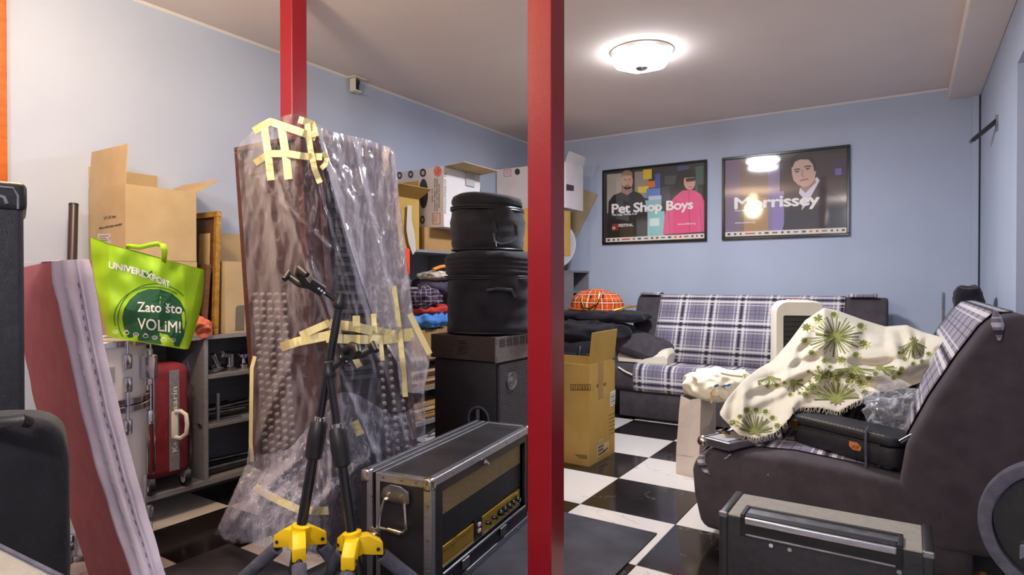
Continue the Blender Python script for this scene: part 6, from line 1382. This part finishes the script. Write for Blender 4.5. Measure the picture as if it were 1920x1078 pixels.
# boxes on top of the tall shelf
c1 = carton('cardboard_box', 'open cardboard box with bent flaps beside the plastic sheet on the tall shelf', -3.335, -2.985, 3.06, 3.392, 1.386, 1.745, 'cardboard_yellow', [('+x', 0.14, 62, 0.0), ('+y', 0.135, 2, 0.0)])
put_poly([(764, 385), (772, 385), (772, 412), (778, 440), (780, 470), (774, 478), (766, 455), (762, 430)], lambda x, y: fx(x, y, -2.965), ink(196, 186, 176), c1, 'loose_label')
MB().box((-2.984, 3.2, 1.39), (-2.983, 3.215, 1.40)).build('tape_strip', 'tape', c1)
oo = fx(766, 490, -2.95); tag(MB().box((-2.975, oo.y - .03, 1.20), (-2.955, oo.y + .02, 1.38)).build('orange_sign', flat('orange_plastic', 240, 76, 30, .5), bevel=0.003), 'bright orange plastic piece hanging at the edge of the tall shelf', 'plastic piece')
carton('cardboard_box', 'flat cardboard box under the printed white box', -3.335, -2.985, 3.45, 4.02, 1.386, 1.55, 'cardboard_dark', top=True)
wbx = carton('speaker_box', 'white printed product box with a red seal, lid open, on the tall shelf', -3.335, -2.86, 3.52, 3.972, 1.552, 1.995, 'white_carton', [('+x', 0.19, 86, 0.0)], minner='cardboard')
WY = lambda x, y: fy(x, y, 3.5192); WX = lambda x, y: fx(x, y, -2.8592); RED = ink(206, 84, 66); DK = ink(56, 50, 56)
put_poly(ell(820.5, 321.5, 7.4, 9.6, 22), WY, RED, wbx, 'seal'); put_strokes([ell(820.5, 321.5, 5.2, 7, 18), [(818, 318), (822, 324)]], lambda x, y: fy(x, y, 3.5186), .8, ink(236, 200, 186), wbx, 'seal_print')
for cx, cy, rx, ry in ((749, 329, 5, 7), (770, 327, 5, 7), (793, 324, 6, 8), (792, 412, 4.5, 8)): put_poly(ell(cx, cy, rx, ry, 16), WY, DK, wbx, 'round_icon'); put_poly(ell(cx, cy, rx * .5, ry * .5, 12), lambda x, y: fy(x, y, 3.5186), ink(176, 168, 170), wbx, 'round_icon')
put_poly(ell(794, 363, 8.5, 28, 24), WY, DK, wbx, 'product_picture')
def up_text(body, x, y0_, y1_, hgt, m): return put_text(body, WY, (x, y0_), (x, y1_), hgt, m, wbx, up=(-1, 0.0))
up_text('IDEAL FOR', 812, 379, 353, 3, RED); up_text('STUDIOS • BARS • VENUES', 816.5, 396, 334, 2.6, INK); up_text('RADIO • DJ / PERFORMERS', 820.5, 396, 334, 2.6, INK); up_text('RECORDING SPACES', 824.5, 389, 345, 2.6, INK); up_text('WWW.DUNLOPTEQNES.COM', 836.2, 401, 336, 3.2, DK)
put_text('CE', WY, (836.5, 332), (836.5, 325), 3.4, DK, wbx, up=(-1, 0.0))
put_strokes([[(811, 400), (825, 400), (825, 420), (811, 420), (811, 400)], [(814, 403), (814, 417)], [(818, 403), (818, 417)]], WY, 1.1, RED, wbx, 'certificate_mark')
MB().obox(fx(873, 318, -2.855), V(0, .11, 0), V(0.006, 0, 0), V(0, 0, -0.12)).build('lid_tab', 'grey_edge', wbx)
c3 = carton('cardboard_box', 'open cardboard box behind the drum bags on the tall shelf', -3.335, -2.90, 4.06, 4.62, 1.386, 1.84, 'cardboard_yellow', [('-y', 0.14, 20, 0), ('-x', .15, 5, 0)])
put_poly([(968, 372), (976, 374), (976, 402), (968, 402)], lambda x, y: fx(x, y, -2.898), ink(96, 76, 44), c3, 'hand_hole')
carton('cardboard_box', 'cardboard box in the back corner under the long white box', -3.335, -2.62, 4.66, 5.06, 1.386, 1.80, 'cardboard_yellow', top=True)
w2 = carton('speaker_box', 'second white printed box in the back corner, partly hidden by the red post', -3.33, -2.585, 4.90, 5.25, 1.815, 2.225, 'white_carton', [('+x', 0.10, 20, 0)])
put_strokes([[(945, 319), (958, 317), (958, 330), (945, 331), (945, 319)], [(948, 322), (955, 321)], [(948, 326), (955, 325)]], lambda x, y: fy(x, y, 4.899), 1.0, RED, w2, 'certificate_mark'); put_poly(ell(970, 322, 5, 6, 16), lambda x, y: fy(x, y, 4.899), DK, w2, 'round_icon')
put_poly([(1062, 345), (1076, 348), (1076, 358), (1062, 357)], lambda x, y: fx(x, y, -2.583), DK, w2, 'hand_hole')
# corner shelf on the back wall
shelf_unit('grey shelf unit in the back corner behind the bags', XL + 0.002, -2.72, 5.30, YB - 0.005, 1.26, [(5.322, 5.634, 1.06), (5.322, 5.634, 0.7)], [5.30, 5.634], z0=0.1, toe=False)
tag(MB().box((-3.2, 5.27, 0), (-2.8, 5.30, 0.1)).build('shelf_plinth', 'grey_laminate'), 'grey plinth under the corner shelf', 'plinth')
dk = fy(1076, 440, 5.36); dk.x -= 0.235; dk.z = 1.26 + 0.225; ds = thing('white_disc', 'round white drum skin standing in the back corner by the post', 'drum skin', (dk.x, 5.4, 1.26))
MB().lathe((dk.x, 5.36, dk.z + 0.03), [(0.23, 0.0), (0.24, 0.006), (0.24, 0.02), (0.225, 0.024), (0.215, 0.02), (0.01, 0.024)], 48, V(0.25, -1, 0)).build('skin', 'drum_white', ds, smooth=True)
MB().lathe((dk.x, 5.36, dk.z + 0.03), [(0.241, 0.002), (0.244, 0.01), (0.241, 0.018)], 48, V(0.25, -1, 0), False, False).build('rim', 'grey_edge', ds, smooth=True)
sh_ = [(1040, 345), (1080, 349), (1121, 365), (1076, 455), (1064, 503), (1040, 503)]
tag(MB().prism([fy(x, y, 5.645) for x, y in sh_], (0, -0.012, 0)).build('cardboard_sheet', 'cardboard', bevel=0.001), 'flat cardboard sheet leaning on the back wall left of the posters', 'cardboard sheet')

for o in bpy.data.objects:
    if '_o' in o: del o['_o']
